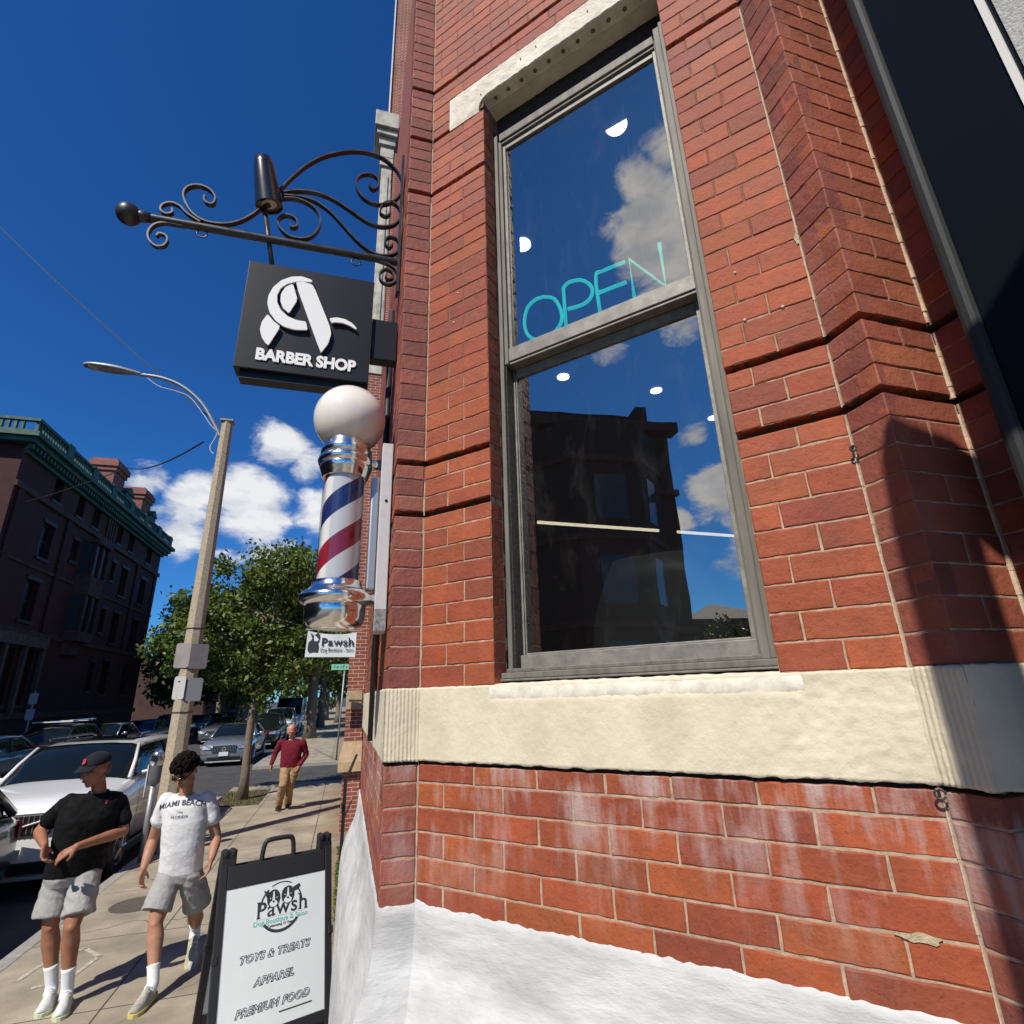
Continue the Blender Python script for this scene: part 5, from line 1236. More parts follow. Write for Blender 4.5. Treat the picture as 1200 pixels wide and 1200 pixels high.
# ------------------------------------------------------------------ cars
tyre=mat('tyre',(.018,.018,.018),.8); rimm=mat('alloy',(.45,.46,.47),.3,metal=.8); arch=mat('wheel_arch',(.006,.006,.006),.9)
autoglass=mat('car_glass',(.006,.009,.010),.05,spec=.4); blackp=mat('car_black_trim',(.012,.012,.013),.35)
headm=mat('headlight_glass',(.55,.57,.58),.08,metal=.6); redl=mat('tail_red',(.45,.01,.015),.15,coat=.5)
def paint(name,col,metal=.3): return mat(name,col,.28,metal=metal,coat=1)
KIND={ # L, W, clearance, hood height, belt, roof, cowl y, roof front y, roof rear y, rear base y, tail height
 'suv':(4.75,1.92,.24,1.02,1.10,1.66,1.30,1.95,3.95,4.62,1.08),
 'sedan':(4.85,1.86,.16,.92,1.0,1.43,1.55,2.35,3.55,4.35,1.02),
 'hatch':(4.3,1.78,.17,.93,1.02,1.5,1.15,1.85,3.35,4.15,1.02),
 'van':(5.9,2.02,.25,1.15,1.35,2.5,.95,1.65,5.75,5.88,1.5),
 'truck':(5.6,2.0,.3,1.15,1.22,1.85,1.5,2.1,3.3,3.6,1.2)}
def car(name,label,cat,kind,pm_,x,y,rz=0,extra=None,group='cars parked along the kerbs',detail=True):
    Lc,Wc,cl,hh,bt,rf,yc,yf,yr,yb,th=KIND[kind]
    R_=empty(name,(x,y,RD),rz,label,cat,group); hw_=Wc/2
    def ring(y_,w,zt,zb_=cl,cr=.03,bev=.09):
        return [Vector((sx*a*w,y_,z)) for sx,a,z in ((0,0,zb_),(1,.80,zb_),(1,.95,zb_+.10),(1,1.0,zb_+.34),(1,1.0,zt-.26),(1,.965,zt-.10),(1,.90,zt-.02),(1,.62,zt+cr*.7),(0,0,zt+cr),(-1,.62,zt+cr*.7),(-1,.90,zt-.02),(-1,.965,zt-.10),(-1,1.0,zt-.26),(-1,1.0,zb_+.34),(-1,.95,zb_+.10),(-1,.80,zb_))]
    st=[(0.0,.78,hh-.34,cl+.10),(.03,.84,hh-.24,cl+.04),(.12,.91,hh-.12,cl),(.32,.965,hh-.04,cl),(.9,1,hh+.02,cl),(yc,1,bt-.02,cl),(yc+.5,1,bt,cl),((yf+yr)/2,1.0,bt+.01,cl),(yr,1.0,bt+.03,cl),(yb-.1,.985,th+.02,cl),(Lc-.12,.95,th-.02,cl+.02),(Lc-.02,.88,th-.12,cl+.08),(Lc,.80,th-.2,cl+.16)]
    if kind=='van': st[0]=(0,.85,hh-.3,cl+.1)
    b=MB(); b.loft([ring(a,w*hw_,t_,z_) for a,w,t_,z_ in st]); b.build('body',pm_,R_,smooth=True,sub=1 if detail else 0)
    # greenhouse
    def gr(y_,wb_,wt,zb_,zt_): return [Vector((sx*a,y_,z)) for sx,a,z in ((1,wb_,zb_),(1,(wb_*.45+wt*.55),zb_+(zt_-zb_)*.6),(1,wt,zt_-.07*(zt_>zb_+.1)),(1,wt*.82,zt_-.015),(0,0,zt_+.012),(-1,wt*.82,zt_-.015),(-1,wt,zt_-.07*(zt_>zb_+.1)),(-1,(wb_*.45+wt*.55),zb_+(zt_-zb_)*.6),(-1,wb_,zb_))]
    wb_=.90*hw_; wt=.735*hw_ if kind!='van' else .86*hw_
    gs=[(yc-.04,wb_*.93,wb_*.9,bt-.04,bt-.03),((yc+yf)/2,wb_*.98,(wb_+wt)/2*.98,bt-.04,(bt+rf)/2+.05),(yf,wb_,wt,bt-.03,rf-.03),(yf+.35,wb_,wt*1.01,bt-.03,rf),((yf+yr)/2,wb_,wt*1.02,bt-.02,rf+.005),(yr-.1,wb_,wt*.99,bt-.01,rf-.02),((yr*.55+yb*.45),wb_*.97,wt*.96,bt,(rf*.62+th*.38)-.02 if kind in('sedan',) else rf-.12),(yb,wb_*.92,wt*.95,th-.02,th+.02)]
    b=MB(); b.loft([gr(*q) for q in gs]); b.build('windows',autoglass,R_,smooth=True,ang=45)
    # roof skin and pillars, a few mm proud
    b=MB(); rr=[]
    for (y_,w0,w1,z0,z1) in gs[2:6]:
        w1*=1.0; rr.append([Vector((a*w1*1.012,y_,z)) for a,z in ((1,z1-.075),(.98,z1-.045),(.82,z1-.003),(.45,z1+.014),(0,z1+.020),(-.45,z1+.014),(-.82,z1-.003),(-.98,z1-.045),(-1,z1-.075))])
    b.loft(rr,cap=False,closed=False); b.build('roof',pm_,R_,smooth=True,fix=False)
    def pil(p,q,r=.028): 
        b=MB(); p=Vector(p);q=Vector(q); b.tube([p,p.lerp(q,.5)+Vector(((p.x>0)*.012-(p.x<0)*.012,0,.012)),q],[r*1.15,r,r],6); b.build('pillar',pm_,R_,smooth=True)
    for s in (-1,1):
        pil((s*wb_*.955,yc-.02,bt-.03),(s*wt*.985,yf,rf-.055)); pil((s*wb_*.93,yb-.02,th-.0),(s*wt*.97,yr-.08,rf-.06),.045)
        b=MB(); b.box((s*(wb_+wt)/2-.012+s*.012,(yf+yr)/2-.05,bt),(s*(wb_+wt)/2+.012+s*.012,(yf+yr)/2+.05,rf-.08)) if 0 else b.tube([(s*(wb_+.006),(yf+yr)/2,bt-.02),(s*((wb_*.45+wt*.55)+.008),(yf+yr)/2,bt+(rf-bt)*.6),(s*(wt+.006),(yf+yr)/2,rf-.07)],.03,5); b.build('pillar',blackp,R_)
        b=MB(); b.sphere((s*(hw_+.10),yc+.28,bt+.05),.1,12,8,(1.0,.6,.75)); b.tube([(s*(hw_*.9),yc+.3,bt),(s*(hw_+.06),yc+.28,bt+.03)],.03,6); b.build('mirror',pm_,R_,smooth=True)
        for yy in (.88,Lc-.95):
            wr=.345 if kind in('suv','truck','van','tall_suv') else .325
            b=MB(); b.lathe([(wr+.055,s*(hw_-.10)),(wr+.055,s*(hw_+.004)),(.02,s*(hw_+.004))],(0,yy,wr+.02),24,'x'); b.build('wheel_arch',arch,R_)
            b=MB(); b.lathe([(wr*.62,s*(hw_+.010)),(wr*.93,s*(hw_+.012)),(wr,s*(hw_-.02)),(wr,s*(hw_-.2)),(wr*.6,s*(hw_-.2))],(0,yy,wr),28,'x'); w_o=b.build('wheel',tyre,R_,smooth=True,ang=50)
            b=MB(); b.lathe([(wr*.64,s*(hw_+.009)),(wr*.62,s*(hw_+.013)),(wr*.57,s*(hw_+.004)),(.001,s*(hw_+.0045))],(0,yy,wr),28,'x')
            for k in range(5):
                a=k*2*pi/5; b.tube([(s*(hw_+.012),yy,wr),(s*(hw_+.012),yy+wr*.58*cos(a),wr+wr*.58*sin(a))],.03,6,)
            b.build('rim',rimm,w_o)
    if detail:
        # front face
        b=MB(); b.box((-hw_*.45,-.035,hh-.42),(hw_*.45,.05,hh-.17)); gq=b.build('grille',blackp,R_,bevel=.02)
        b=MB(); n_=14
        for k in range(n_+1): x_=-hw_*.42+hw_*.84*k/n_; b.box((x_-.006,-.044,hh-.40),(x_+.006,-.036,hh-.19))
        b.build('grille_slats',rimm,gq)
        b=MB(); b.box((-hw_*.62,-.02,cl+.06),(hw_*.62,.06,cl+.2)); b.build('lower_intake',blackp,R_,bevel=.02)
        b=MB(); b.box((-hw_*.66,-.035,cl+.0),(hw_*.66,.03,cl+.045)); b.build('bumper_trim',mat('bright_trim',(.75,.75,.75),.2,metal=.6),R_,bevel=.01)
        b=MB(); b.box((-.16,-.06,cl+.22),(.16,-.046,cl+.36)); b.build('number_plate',mat('plate_white',(.7,.72,.72),.5),R_)
        for s in (-1,1):
            b=MB(); b.add([(s*hw_*.50,-.012,hh-.30),(s*hw_*.50,-.0,hh-.20),(s*hw_*.80,.10,hh-.16),(s*hw_*.945,.30,hh-.15),(s*hw_*.945,.26,hh-.24),(s*hw_*.80,.035,hh-.31)],[(0,1,2,5),(5,2,3,4)]); 
            o=b.build('headlight',headm,R_); so=o.modifiers.new('t','SOLIDIFY'); so.thickness=.03; so.offset=1
            b=MB(); b.add([(s*hw_*.60,Lc+.012,th-.30),(s*hw_*.60,Lc+.004,th-.12),(s*hw_*.86,Lc-.05,th-.10),(s*hw_*.97,Lc-.22,th-.12),(s*hw_*.97,Lc-.22,th-.26),(s*hw_*.86,Lc-.03,th-.30)],[(0,1,2,5),(5,2,3,4)])
            o=b.build('tail_light',redl,R_); so=o.modifiers.new('t','SOLIDIFY'); so.thickness=.03; so.offset=1
            for yy in (yf+.05+(yr-yf)*0,(yf+yr)/2+.1,):
                b=MB(); b.box((s*(hw_+.004),yy+.55,bt-.17),(s*(hw_+.03),yy+.75,bt-.14)); b.build('door_handle',pm_,R_,bevel=.006)
            b=MB(); b.box((s*(hw_+.0005),yc+.1,cl+.25),(s*(hw_+.003),yc+.108,bt-.12)); b.box((s*(hw_+.0005),(yf+yr)/2+.02,cl+.25),(s*(hw_+.003),(yf+yr)/2+.028,bt-.12)); b.build('door_gap',blackp,R_)
            b=MB(); b.box((s*(hw_*.99),.55,cl-.02),(s*(hw_+.012),Lc-.6,cl+.11)); b.build('sill_trim',blackp,R_,bevel=.01)
    return R_
white=paint('white_pearl',(.74,.745,.72),.0); silver=paint('silver_paint',(.30,.32,.34),.6); blackpaint=paint('black_paint',(.012,.012,.014),.2)
bluep=paint('dark_blue_paint',(.02,.035,.07),.4); greyb=paint('grey_blue_paint',(.09,.115,.14),.5); greyp=paint('grey_paint',(.16,.17,.175),.5); navy=paint('navy_paint',(.015,.03,.10),.4)
KIND['tall_suv']=(4.95,1.98,.24,1.17,1.27,1.75,1.3,1.9,4.2,4.85,1.2)
S1=car('suv','white sport utility vehicle with a panoramic roof parked at the kerb behind the walking men','car','tall_suv',white,-4.06,9.45)
b=MB(); b.box((-.52,2.15,1.772),(.52,3.3,1.786)); b.build('sunroof',autoglass,S1,bevel=.004)
for s in (-1,1):
    b=MB(); b.tube([(s*.66,2.1,1.79),(s*.68,2.2,1.83),(s*.68,3.8,1.82),(s*.66,3.95,1.78)],.018,8); b.build('roof_rail',blackp,S1,smooth=True)
b=MB(); b.tube([(-.42,-.05,.71),(.42,-.05,.94)],.014,8); b.build('grille_bar',MATS['bright_trim'],S1)
b=MB(); b.add([(.68,1.42,1.16),(.80,1.42,1.14),(.77,1.52,1.24),(.66,1.52,1.26)],[(0,1,2,3)])
text('plate_lettering','1F 94',.10,mat('plate_ink',(.03,.05,.12),.5),S1,Matrix.Translation((-.13,-.0615,.485))@Matrix.Rotation(pi/2,4,'X'),extrude=.001)
# dashboard glare, steering wheel and seats behind the windscreen
b=MB(); b.box((-.35,1.50,1.30),(.05,1.51,1.34)) if 0 else b.add([(-.62,1.55,1.27),(-.50,1.55,1.27),(-.50,1.60,1.31),(-.62,1.60,1.31)],[(0,1,2,3)])
S2=car('suv','rear quarter of a dark sport utility vehicle at the left edge reflecting tree leaves','car','suv',blackpaint,-4.72,4.45)
S3=car('sedan','silver sedan facing the camera at the far side of the side street','car','sedan',silver,-4.35,24.6)
b=MB(); b.tube([(.07*cos(t),-.055,.61+.07*sin(t)) for t in [i*2*pi/16 for i in range(17)]],.008,6); b.tube([(0,-.055,.61),(0,-.055,.68)],.006,5); b.tube([(0,-.055,.61),(.058,-.055,.575)],.006,5); b.tube([(0,-.055,.61),(-.058,-.055,.575)],.006,5); b.build('emblem',MATS['bright_trim'],S3)
car('suv','black sport utility vehicle parked directly behind the silver sedan','car','suv',blackpaint,-4.1,31.5)
car('pickup','white pickup truck between the black vehicle and the white van','car','truck',white,-4.0,37.6)
car('van','tall white van parked furthest along the right hand kerb','van','van',white,-4.0,44.6)
car('sedan','grey sedan whose front shows just right of the lamp pole','car','sedan',greyp,-7.3,37.5)
fs=-11.1
car('hatchback','blue grey hatchback parked at the far kerb, leftmost of its row','car','hatch',greyb,fs,20.2)
K2=car('suv','black off road vehicle with a white roof bar at the far kerb','car','suv',blackpaint,fs,25.2)
b=MB(); b.box((-.75,2.0,1.76),(.75,2.1,1.80)); b.box((-.75,3.4,1.76),(.75,3.5,1.80)); b.box((.6,1.7,1.801),(.72,3.9,1.84)); b.build('roof_rack',MATS['white_edge'],K2)
car('hatchback','pale silver hatchback at the far kerb right of the black off road vehicle','car','hatch',silver,fs,30.6)
car('hatchback','grey hatchback at the far kerb behind the pale silver one','car','hatch',greyp,fs,35.9)
car('suv','dark blue vehicle at the far kerb just left of the lamp pole','car','suv',navy,fs,41.3)
for k,(yy,pm_) in enumerate(((47.5,greyp),(53.5,blackpaint),(59.5,silver))):
    car('sedan',['grey sedan far up the left kerb beside the tree trunk','black sedan far up the left kerb','silver sedan farthest up the left kerb'][k],'car','sedan',pm_,fs,yy,detail=False)
# posts on the far sidewalk
for (x,y,h,l) in ((-13.0,29.5,2.9,'dark parking sign post in front of the brick mansion'),):
    PP_=empty('sign_post',(x,y,0),0,l,'street sign'); b=MB(); b.tube([(0,0,0),(0,0,h)],.03,8); b.build('post',galv,PP_)
    for z_ in (2.6,1.95):
        b=MB(); rplate(b,(0,-.04,z_),.3,.45,(.1,-1,0)); b.build('plate',mat('grey_plate',(.35,.36,.37),.5),PP_)
b=MB(); b.tube([(0,0,0),(0,0,7.5)],[.09,.05],8); 
# ------------------------------------------------------------------ people
from mathutils.bvhtree import BVHTree
def remeshed(mb,name,m,parent,vox,smooth=6,base=None,wr=0):
    me=bpy.data.meshes.new(name); me.from_pydata([tuple(Vector(v)-base) for v in mb.v],[],mb.f)
    bm=bmesh.new(); bm.from_mesh(me); bmesh.ops.recalc_face_normals(bm,faces=bm.faces); bm.to_mesh(me); bm.free()
    o=bpy.data.objects.new(name,me); COL.objects.link(o)
    r=o.modifiers.new('r','REMESH'); r.mode='VOXEL'; r.voxel_size=vox; r.use_smooth_shade=True
    s=o.modifiers.new('s','SMOOTH'); s.iterations=smooth; s.factor=.5
    dg=bpy.context.evaluated_depsgraph_get(); nm=bpy.data.meshes.new_from_object(o.evaluated_get(dg))
    bpy.data.objects.remove(o); nm.materials.clear(); nm.materials.append(m); nm.name=name
    if wr:
        nn_=[v.normal.copy() for v in nm.vertices]
        for v,vn in zip(nm.vertices,nn_):
            p=v.co.copy(); a=noise.noise(Vector((p.x*7+p.z*4,p.y*7,p.z*11+p.x*5)))
            v.co=p+vn*(wr*(1-abs(a)*3.2)+wr*.5*noise.noise(p*24))
    nm.polygons.foreach_set('use_smooth',[True]*len(nm.polygons))
    o=bpy.data.objects.new(name,nm); COL.objects.link(o); o.parent=parent; return o
def limb(mb,pts,rad,seg=14,k=4):
    c=crom(pts,k); n=len(c); R=[]
    for i in range(n):
        t=i/(n-1)*(len(rad)-1); j=min(int(t),len(rad)-2); f=t-j; R.append(rad[j]*(1-f)+rad[j+1]*f)
    mb.tube(c,R,seg); mb.sphere(c[0],R[0],12,8); mb.sphere(c[-1],R[-1],12,8)
def rings_loft(mb,rows,rt):              # rows: centre, half width, half depth, front vector
    out=[]
    for c,w,d,f in rows:
        f=f.normalized(); out.append([Vector(c)+rt*(w*abs(cos(a))**.85*(1 if cos(a)>0 else -1))-f*(-d)*abs(sin(a))**.9*(1 if sin(a)>0 else -1) for a in [k*2*pi/28 for k in range(28)]])
    mb.loft(out)
def hand(mb,wr,dr,pn,ln=.185,curl=.5,side=1):
    """palm from the wrist along dr, pn = palm normal (towards the curl), side = thumb side"""
    d=dr.normalized(); n=(pn-d*pn.dot(d)).normalized(); s=d.cross(n)*side
    pl=ln*.5
    rows=[(wr,.026,.019),(wr+d*pl*.45,.036,.017),(wr+d*pl*.95,.041,.014)]
    mb.loft([[c+s*(w*cos(a))+n*(dd*sin(a)) for a in [k*2*pi/12 for k in range(12)]] for c,w,dd in rows])
    for k,(o,l) in enumerate(((.031,.43),(.011,.48),(-.010,.45),(-.030,.36))):
        a=wr+d*pl*.85+s*o; L_=ln*l; c=curl*(1+.12*k)
        q1=a+d*(L_*.45+.01)*cos(c*.5)+n*L_*.45*sin(c*.5); q2=q1+(d*cos(c*1.2)+n*sin(c*1.2))*L_*.32; q3=q2+(d*cos(c*1.9)+n*sin(c*1.9))*L_*.25
        limb(mb,[a,q1,q2,q3],[.0105,.0095,.0088,.0075],8,2)
    t0=wr+d*pl*.2+s*.022; t1=t0+(d*.65+s*.6+n*.35).normalized()*.04; t2=t1+(d*.9+s*.15+n*.4).normalized()*.035
    limb(mb,[t0,t1,t2],[.0155,.012,.0095],8,2)
def make_head(mb,c,M):
    g=lambda x,y,z:c+M@Vector((x,y,z))
    mb.sphere(g(0,.012,.025),.094,20,14,(.82,1.03,.98),M.to_4x4()); mb.sphere(g(0,-.02,-.02),.076,16,12,(.84,.95,1.15),M.to_4x4())
    limb(mb,[g(-.038,-.0,-.075),g(0,-.062,-.098),g(.038,-.0,-.075)],[.03,.026,.03],10,3)
    limb(mb,[g(0,-.088,.018),g(0,-.107,-.018),g(0,-.112,-.03)],[.009,.013,.015],8,2); 
    for s in (-1,1): mb.sphere(g(s*.013,-.098,-.032),.0095,8,6); mb.sphere(g(s*.036,-.07,-.012),.026,10,8); limb(mb,[g(s*.012,-.088,.026),g(s*.045,-.074,.03)],[.011,.009],8,2); mb.sphere(g(s*.079,.012,-.004),.026,10,8,(.38,.75,1.15),M.to_4x4())
    limb(mb,[g(-.022,-.083,-.058),g(0,-.095,-.056),g(.022,-.083,-.058)],[.007,.0095,.007],8,2); limb(mb,[g(-.018,-.083,-.069),g(0,-.093,-.070),g(.018,-.083,-.069)],[.007,.009,.007],8,2)
def headM(f,roll=0,sc=1.0):
    f=Vector(f).normalized(); z=Vector((0,0,1)); y=-f; x=y.cross(z).normalized(); z2=x.cross(y).normalized()
    M=Matrix((x,y,z2)).transposed(); return M@Matrix.Rotation(roll,3,'Y')*sc
def skinmat(name,c): 
    m=mat(name,c,.5,var=.18,vs=12,bump=.15,bs=60,spec=.35); m.node_tree.nodes['Principled BSDF'].inputs['Subsurface Weight'].default_value=.08; m.node_tree.nodes['Principled BSDF'].inputs['Subsurface Radius'].default_value=(.02,.008,.004); return m
def cloth(name,c,var=.12,vs=25,b=.9): return mat(name,c,.9,var=var,vs=vs,bump=b,bs=7,dist=.035,det=3,spec=.2)
def person(label,J,C,vox=.0075):
    base=Vector((J['pel'].x,J['pel'].y,0)); R_=empty('person',base,0,label,'person')
    rt=(J['shR']-J['shL']); rt.z=0; rt.normalize(); fw=Vector((rt.y,-rt.x,0))   # facing the camera side
    if fw.y>0: fw=-fw
    sk=C['skin']; b=MB()
    Mh=headM(C['look'],C.get('roll',0),C.get('hs',1.1)); make_head(b,J['head'],Mh)
    neck=J['neck']; limb(b,[neck-Vector((0,0,.06)),neck,J['head']+Mh@Vector((0,.02,-.06))],[.07,.056,.052])
    limb(b,[J['pel'],J['chest'],neck-Vector((0,0,.08))],[.09,.075,.05])
    for s in 'LR':
        limb(b,[J['sh'+s],J['sh'+s].lerp(J['el'+s],.5),J['el'+s]],[.052,.051,.041]); limb(b,[J['el'+s],J['el'+s].lerp(J['wr'+s],.3),J['wr'+s]],[.041,.045,.028])
        limb(b,[J['chest']+Vector((0,0,.1)),J['sh'+s]],[.06,.05])
        limb(b,[J['hip'+s],J['hip'+s].lerp(J['kn'+s],.5),J['kn'+s]],[.088,.080,.056])
        kn,ak=J['kn'+s],J['an'+s]; bk=C.get('back',-fw)*.018
        limb(b,[kn,kn.lerp(ak,.28)+bk,kn.lerp(ak,.62)+bk*.5,ak],[.054,.064,.047,.034]); b.sphere(kn+fw*.022,.040,12,8)
        hd=C['hand'+s]; hand(b,J['wr'+s],hd[0],hd[1],curl=hd[2],side=hd[3])
    body=remeshed(b,'body',sk,R_,vox,4,base)
    hd=J['head']; g=lambda x,y,z:hd+Mh@Vector((x,y,z))-base
    dark=mat('eye_dark',(.02,.015,.012),.3); lipm=mat('lips',(.30,.10,.08),.5); hm=C['hairm']
    for s in (-1,1):
        e=MB(); e.sphere(g(s*.030,-.0815,.008),.0125,10,8,(1.15,.5,.55),Mh.to_4x4()); e.build('eye',dark,R_,smooth=True)
        e=MB(); e.tube([g(s*.014,-.098,.030),g(s*.03,-.094,.036),g(s*.05,-.081,.030)],.0045,6); e.build('eyebrow',hm,R_)
    e=MB(); e.tube([g(-.024,-.092,-.063),g(0,-.1045,-.063),g(.024,-.092,-.063)],.0035,6); e.build('mouth',lipm,R_)
    # torso garment
    b=MB(); pel,ch=J['pel'],J['chest']; w=C['w']; hem=C['hem']
    hp=pel+(ch-pel).normalized()*hem
    rows=[(hp,w*.96,C['bd'],fw),(pel.lerp(ch,.45),w*.96,C['bd']*1.08,fw),(ch,w*1.0,C['bd']*.98,fw),(ch.lerp(neck,.55),w*1.02,.115,fw),(ch.lerp(neck,.85),w*.86,.085,fw),(neck-Vector((0,0,.012)),w*.42,.072,fw)]
    rings_loft(b,rows,rt)
    for s in 'LR':
        sh,el,wr=J['sh'+s],J['el'+s],J['wr'+s]; t_=C['sleeve']
        sg=-1 if s=='L' else 1
        limb(b,[ch.lerp(neck,.55),sh-Vector((0,0,.02))],[.075,.068])
        if t_<1: limb(b,[sh-Vector((0,0,.015)),sh.lerp(el,t_*.5),sh.lerp(el,t_)],[.070,.070,.074])
        else: limb(b,[sh,sh.lerp(el,.5),el],[.078,.068,.058]); limb(b,[el,el.lerp(wr,.5),wr.lerp(el,.06)],[.058,.052,.042])
    shirt=remeshed(b,C.get('topname','t_shirt'),C['shirt'],R_,vox,7,base,wr=C.get('wr',.0045))
    b=MB(); nb=neck+Vector((0,0,-.004))+fw*.004; b.tube([nb+rt*(.068*cos(a))+fw*(.066*sin(a)-.0)-Vector((0,0,.030*max(0,sin(a)))) -base for a in [k*2*pi/24 for k in range(25)]],.012,6); b.build('collar',C.get('collar',C['shirt']),R_,smooth=True)
    # trousers / shorts
    b=MB()
    rings_loft(b,[(pel+Vector((0,0,.05)),w*.86,C['bd']*.92,fw),(pel-Vector((0,0,.04)),w*.92,C['bd']*.95,fw),(pel-Vector((0,0,.10)),w*.86,C['bd']*.80,fw)],rt)
    for s in 'LR':
        hi,kn,ak=J['hip'+s],J['kn'+s],J['an'+s]
        if C['short']:
            q=hi.lerp(kn,C['short'])+rt*(.022 if s=='R' else -.022); limb(b,[hi,hi.lerp(q,.6)],[.100,.100]); c_=crom([hi,hi.lerp(q,.5),q],4); b.tube(c_,[.100+C.get('flare',.014)*i/(len(c_)-1) for i in range(len(c_))],18)
        else:
            limb(b,[hi,hi.lerp(kn,.5),kn],[.108,.1,.085]); limb(b,[kn,kn.lerp(ak,.5),ak+Vector((0,0,-.02))],[.085,.078,.08])
    remeshed(b,'shorts' if C['short'] else 'trousers',C['pants'],R_,vox,6,base,wr=.0055)
    for s in 'LR':
        ak,toe=J['an'+s],J['toe'+s]; hv=(toe-ak); d=hv.copy(); heel=C['heel'+s]
        if C.get('sock'):
            b=MB(); kn=J['kn'+s]; c_=[ak.lerp(kn,C['sock']),ak.lerp(kn,C['sock']*.5),ak,ak.lerp((heel+toe)/2,.4)]; 
            b.tube([q-base for q in crom(c_,3)],[.051,.047,.045,.044,.043,.043,.043,.044,.045,.046],12) ; b.build('sock',C['sockm'],R_,smooth=True)
        # shoe: sole and upper
        dv=(toe-heel); ln=dv.length; u_=dv.normalized(); sd_=u_.cross(Vector((0,0,1))).normalized(); up_=sd_.cross(u_).normalized()
        rows=[(-.02,.028,.055,.03),(.02,.038,.085,.0),(.07,.040,.095,0),(.12,.043,.085,0),(.17,.048,.062,0),(.22,.048,.048,0),(.262,.036,.038,.006),(.278,.015,.02,.014)]
        sc=ln/.265; out=[]
        for a,w_,h_,z_ in rows:
            out.append([heel+u_*a*sc+sd_*(w_*cos(t))+up_*(z_+.018+ (h_*max(0,sin(t)) if sin(t)>0 else 0)+(0.002*sin(t))) -base for t in [k*2*pi/16 for k in range(16)]])
        b=MB(); b.loft(out); b.build('shoe',C['shoe'],R_,smooth=True,sub=1)
        sn=[]
        for a,w_ in ((-.028,.030),(.0,.042),(.07,.043),(.12,.046),(.18,.052),(.23,.051),(.27,.036),(.288,.012)):
            sn.append([heel+u_*a*sc+sd_*(w_*x)+up_*z_-base for x,z_ in ((-1,0),(1,0),(1.03,.024),(-1.03,.024))])
        b=MB(); b.loft(sn); b.build('sole',C['sole'],R_)
        if C.get('lace'):
            b=MB()
            for k in range(4):
                a=.09+.025*k; hh_=.018+.095-.018*k; b.tube([heel+u_*a*sc+sd_*(x*.026)+up_*(hh_+.002-abs(x)*.012)-base for x in (-1,0,1)],.004,5)
            b.build('laces',C['lace'],R_)
    return R_,body,shirt,Mh,base,fw,rt
P_=PY
def feet(J,s,heelpx,toepx,zh=.0,zt=.0):
    h=PZ(*heelpx,zh); t=PZ(*toepx,zt); return h,t
# --- man in the black T-shirt
D1=6.05
J=dict(head=P_(112,901,D1-.05),neck=P_(116,927,D1+.02),chest=P_(103,958,D1),pel=P_(88,1018,D1+.06),
 shL=P_(82,938,D1-.03),shR=P_(139,938,D1+.10),elL=P_(46,974,D1-.02),elR=P_(145,974,D1+.06),wrL=P_(52,990,D1-.24),wrR=P_(90,992,D1-.30),
 hipL=P_(70,1027,D1+.04),hipR=P_(101,1025,D1+.02),knL=P_(59,1086,D1-.02),knR=P_(84,1086,D1-.14))
hl,tl=PZ(60,1172,.0),PZ(39,1205,.0); hr,tr=PZ(78,1176,.0),PZ(62,1210,.0)
J['anL']=hl+Vector((.0,-.04,.10)); J['anR']=hr+Vector((.0,-.04,.10)); J['toeL']=tl; J['toeR']=tr
tl=hl+(tl-hl).normalized()*.27; tr=hr+(tr-hr).normalized()*.27
greysh=cloth('grey_fleece',(.36,.35,.33),.1,60,.6); skA=skinmat('tanned_skin',(.34,.15,.085)); skB=skinmat('light_skin',(.42,.21,.13)); skC=skinmat('ruddy_skin',(.50,.24,.17))
whiteshoe=mat('white_shoe',(.62,.63,.60),.6,var=.15,vs=30); sockw=mat('white_sock',(.75,.75,.74),.9,bump=.4,bs=120)
solew=mat('sole_lime',(.55,.60,.40),.6); 
C=dict(skin=skA,look=(-.45,-.85,-.22),hairm=mat('grey_hair',(.10,.08,.07),.8),w=.215,bd=.172,hem=-.03,shirt=cloth('black_cotton',(.0045,.0045,.005),.1,20,.6),sleeve=.62,pants=greysh,short=.80,
 sock=.36,sockm=sockw,shoe=whiteshoe,sole=solew,lace=sockw,heelL=hl,heelR=hr,toe=None,
 handL=(Vector((.25,-.25,-.85)),Vector((.8,-.2,.2)),.7,-1),handR=(Vector((-.9,-.1,-.5)),Vector((-.2,.5,-.7)),.45,1))
J['toeL'],J['toeR']=tl,tr
R1,bd1,sh1,Mh,base,fw,rt=person('man in black T-shirt, navy cap and grey shorts clasping his hands',J,C)
capm=mat('navy_cap',(.006,.007,.012),.95,bump=.3,bs=90)
g=lambda x,y,z:J['head']+Mh@Vector((x,y,z))-base
b=MB(); rr=[]
for i in range(9):
    t=i/8*pi/2; rr.append([g(.086*cos(t)*cos(a)*1.0,.012+.108*cos(t)*sin(a),.040+.088*sin(t)) for a in [k*2*pi/24 for k in range(24)]])
b.loft(rr); cp=b.build('cap',capm,R1,smooth=True)
b=MB(); rr=[]
for x in [i/8*2-1 for i in range(9)]:
    rr.append([g(.074*x,-.085+.03*abs(x)**2,.050-.006*x*x),g(.062*x,-.165+.055*x*x,.034-.020*x*x),g(.062*x,-.165+.055*x*x,.029-.020*x*x),g(.074*x,-.085+.03*abs(x)**2,.043-.006*x*x)])
b.loft(rr); b.build('cap_brim',capm,cp,smooth=True,ang=40)
M=Matrix.Translation(g(-.016,-.098,.072))@(Mh@Matrix.Rotation(radians(60),3,'X')).to_4x4()
text('cap_letter','B',.050,mat('red_thread',(.55,.03,.06),.8),cp,M,extrude=.003,offset=.002)
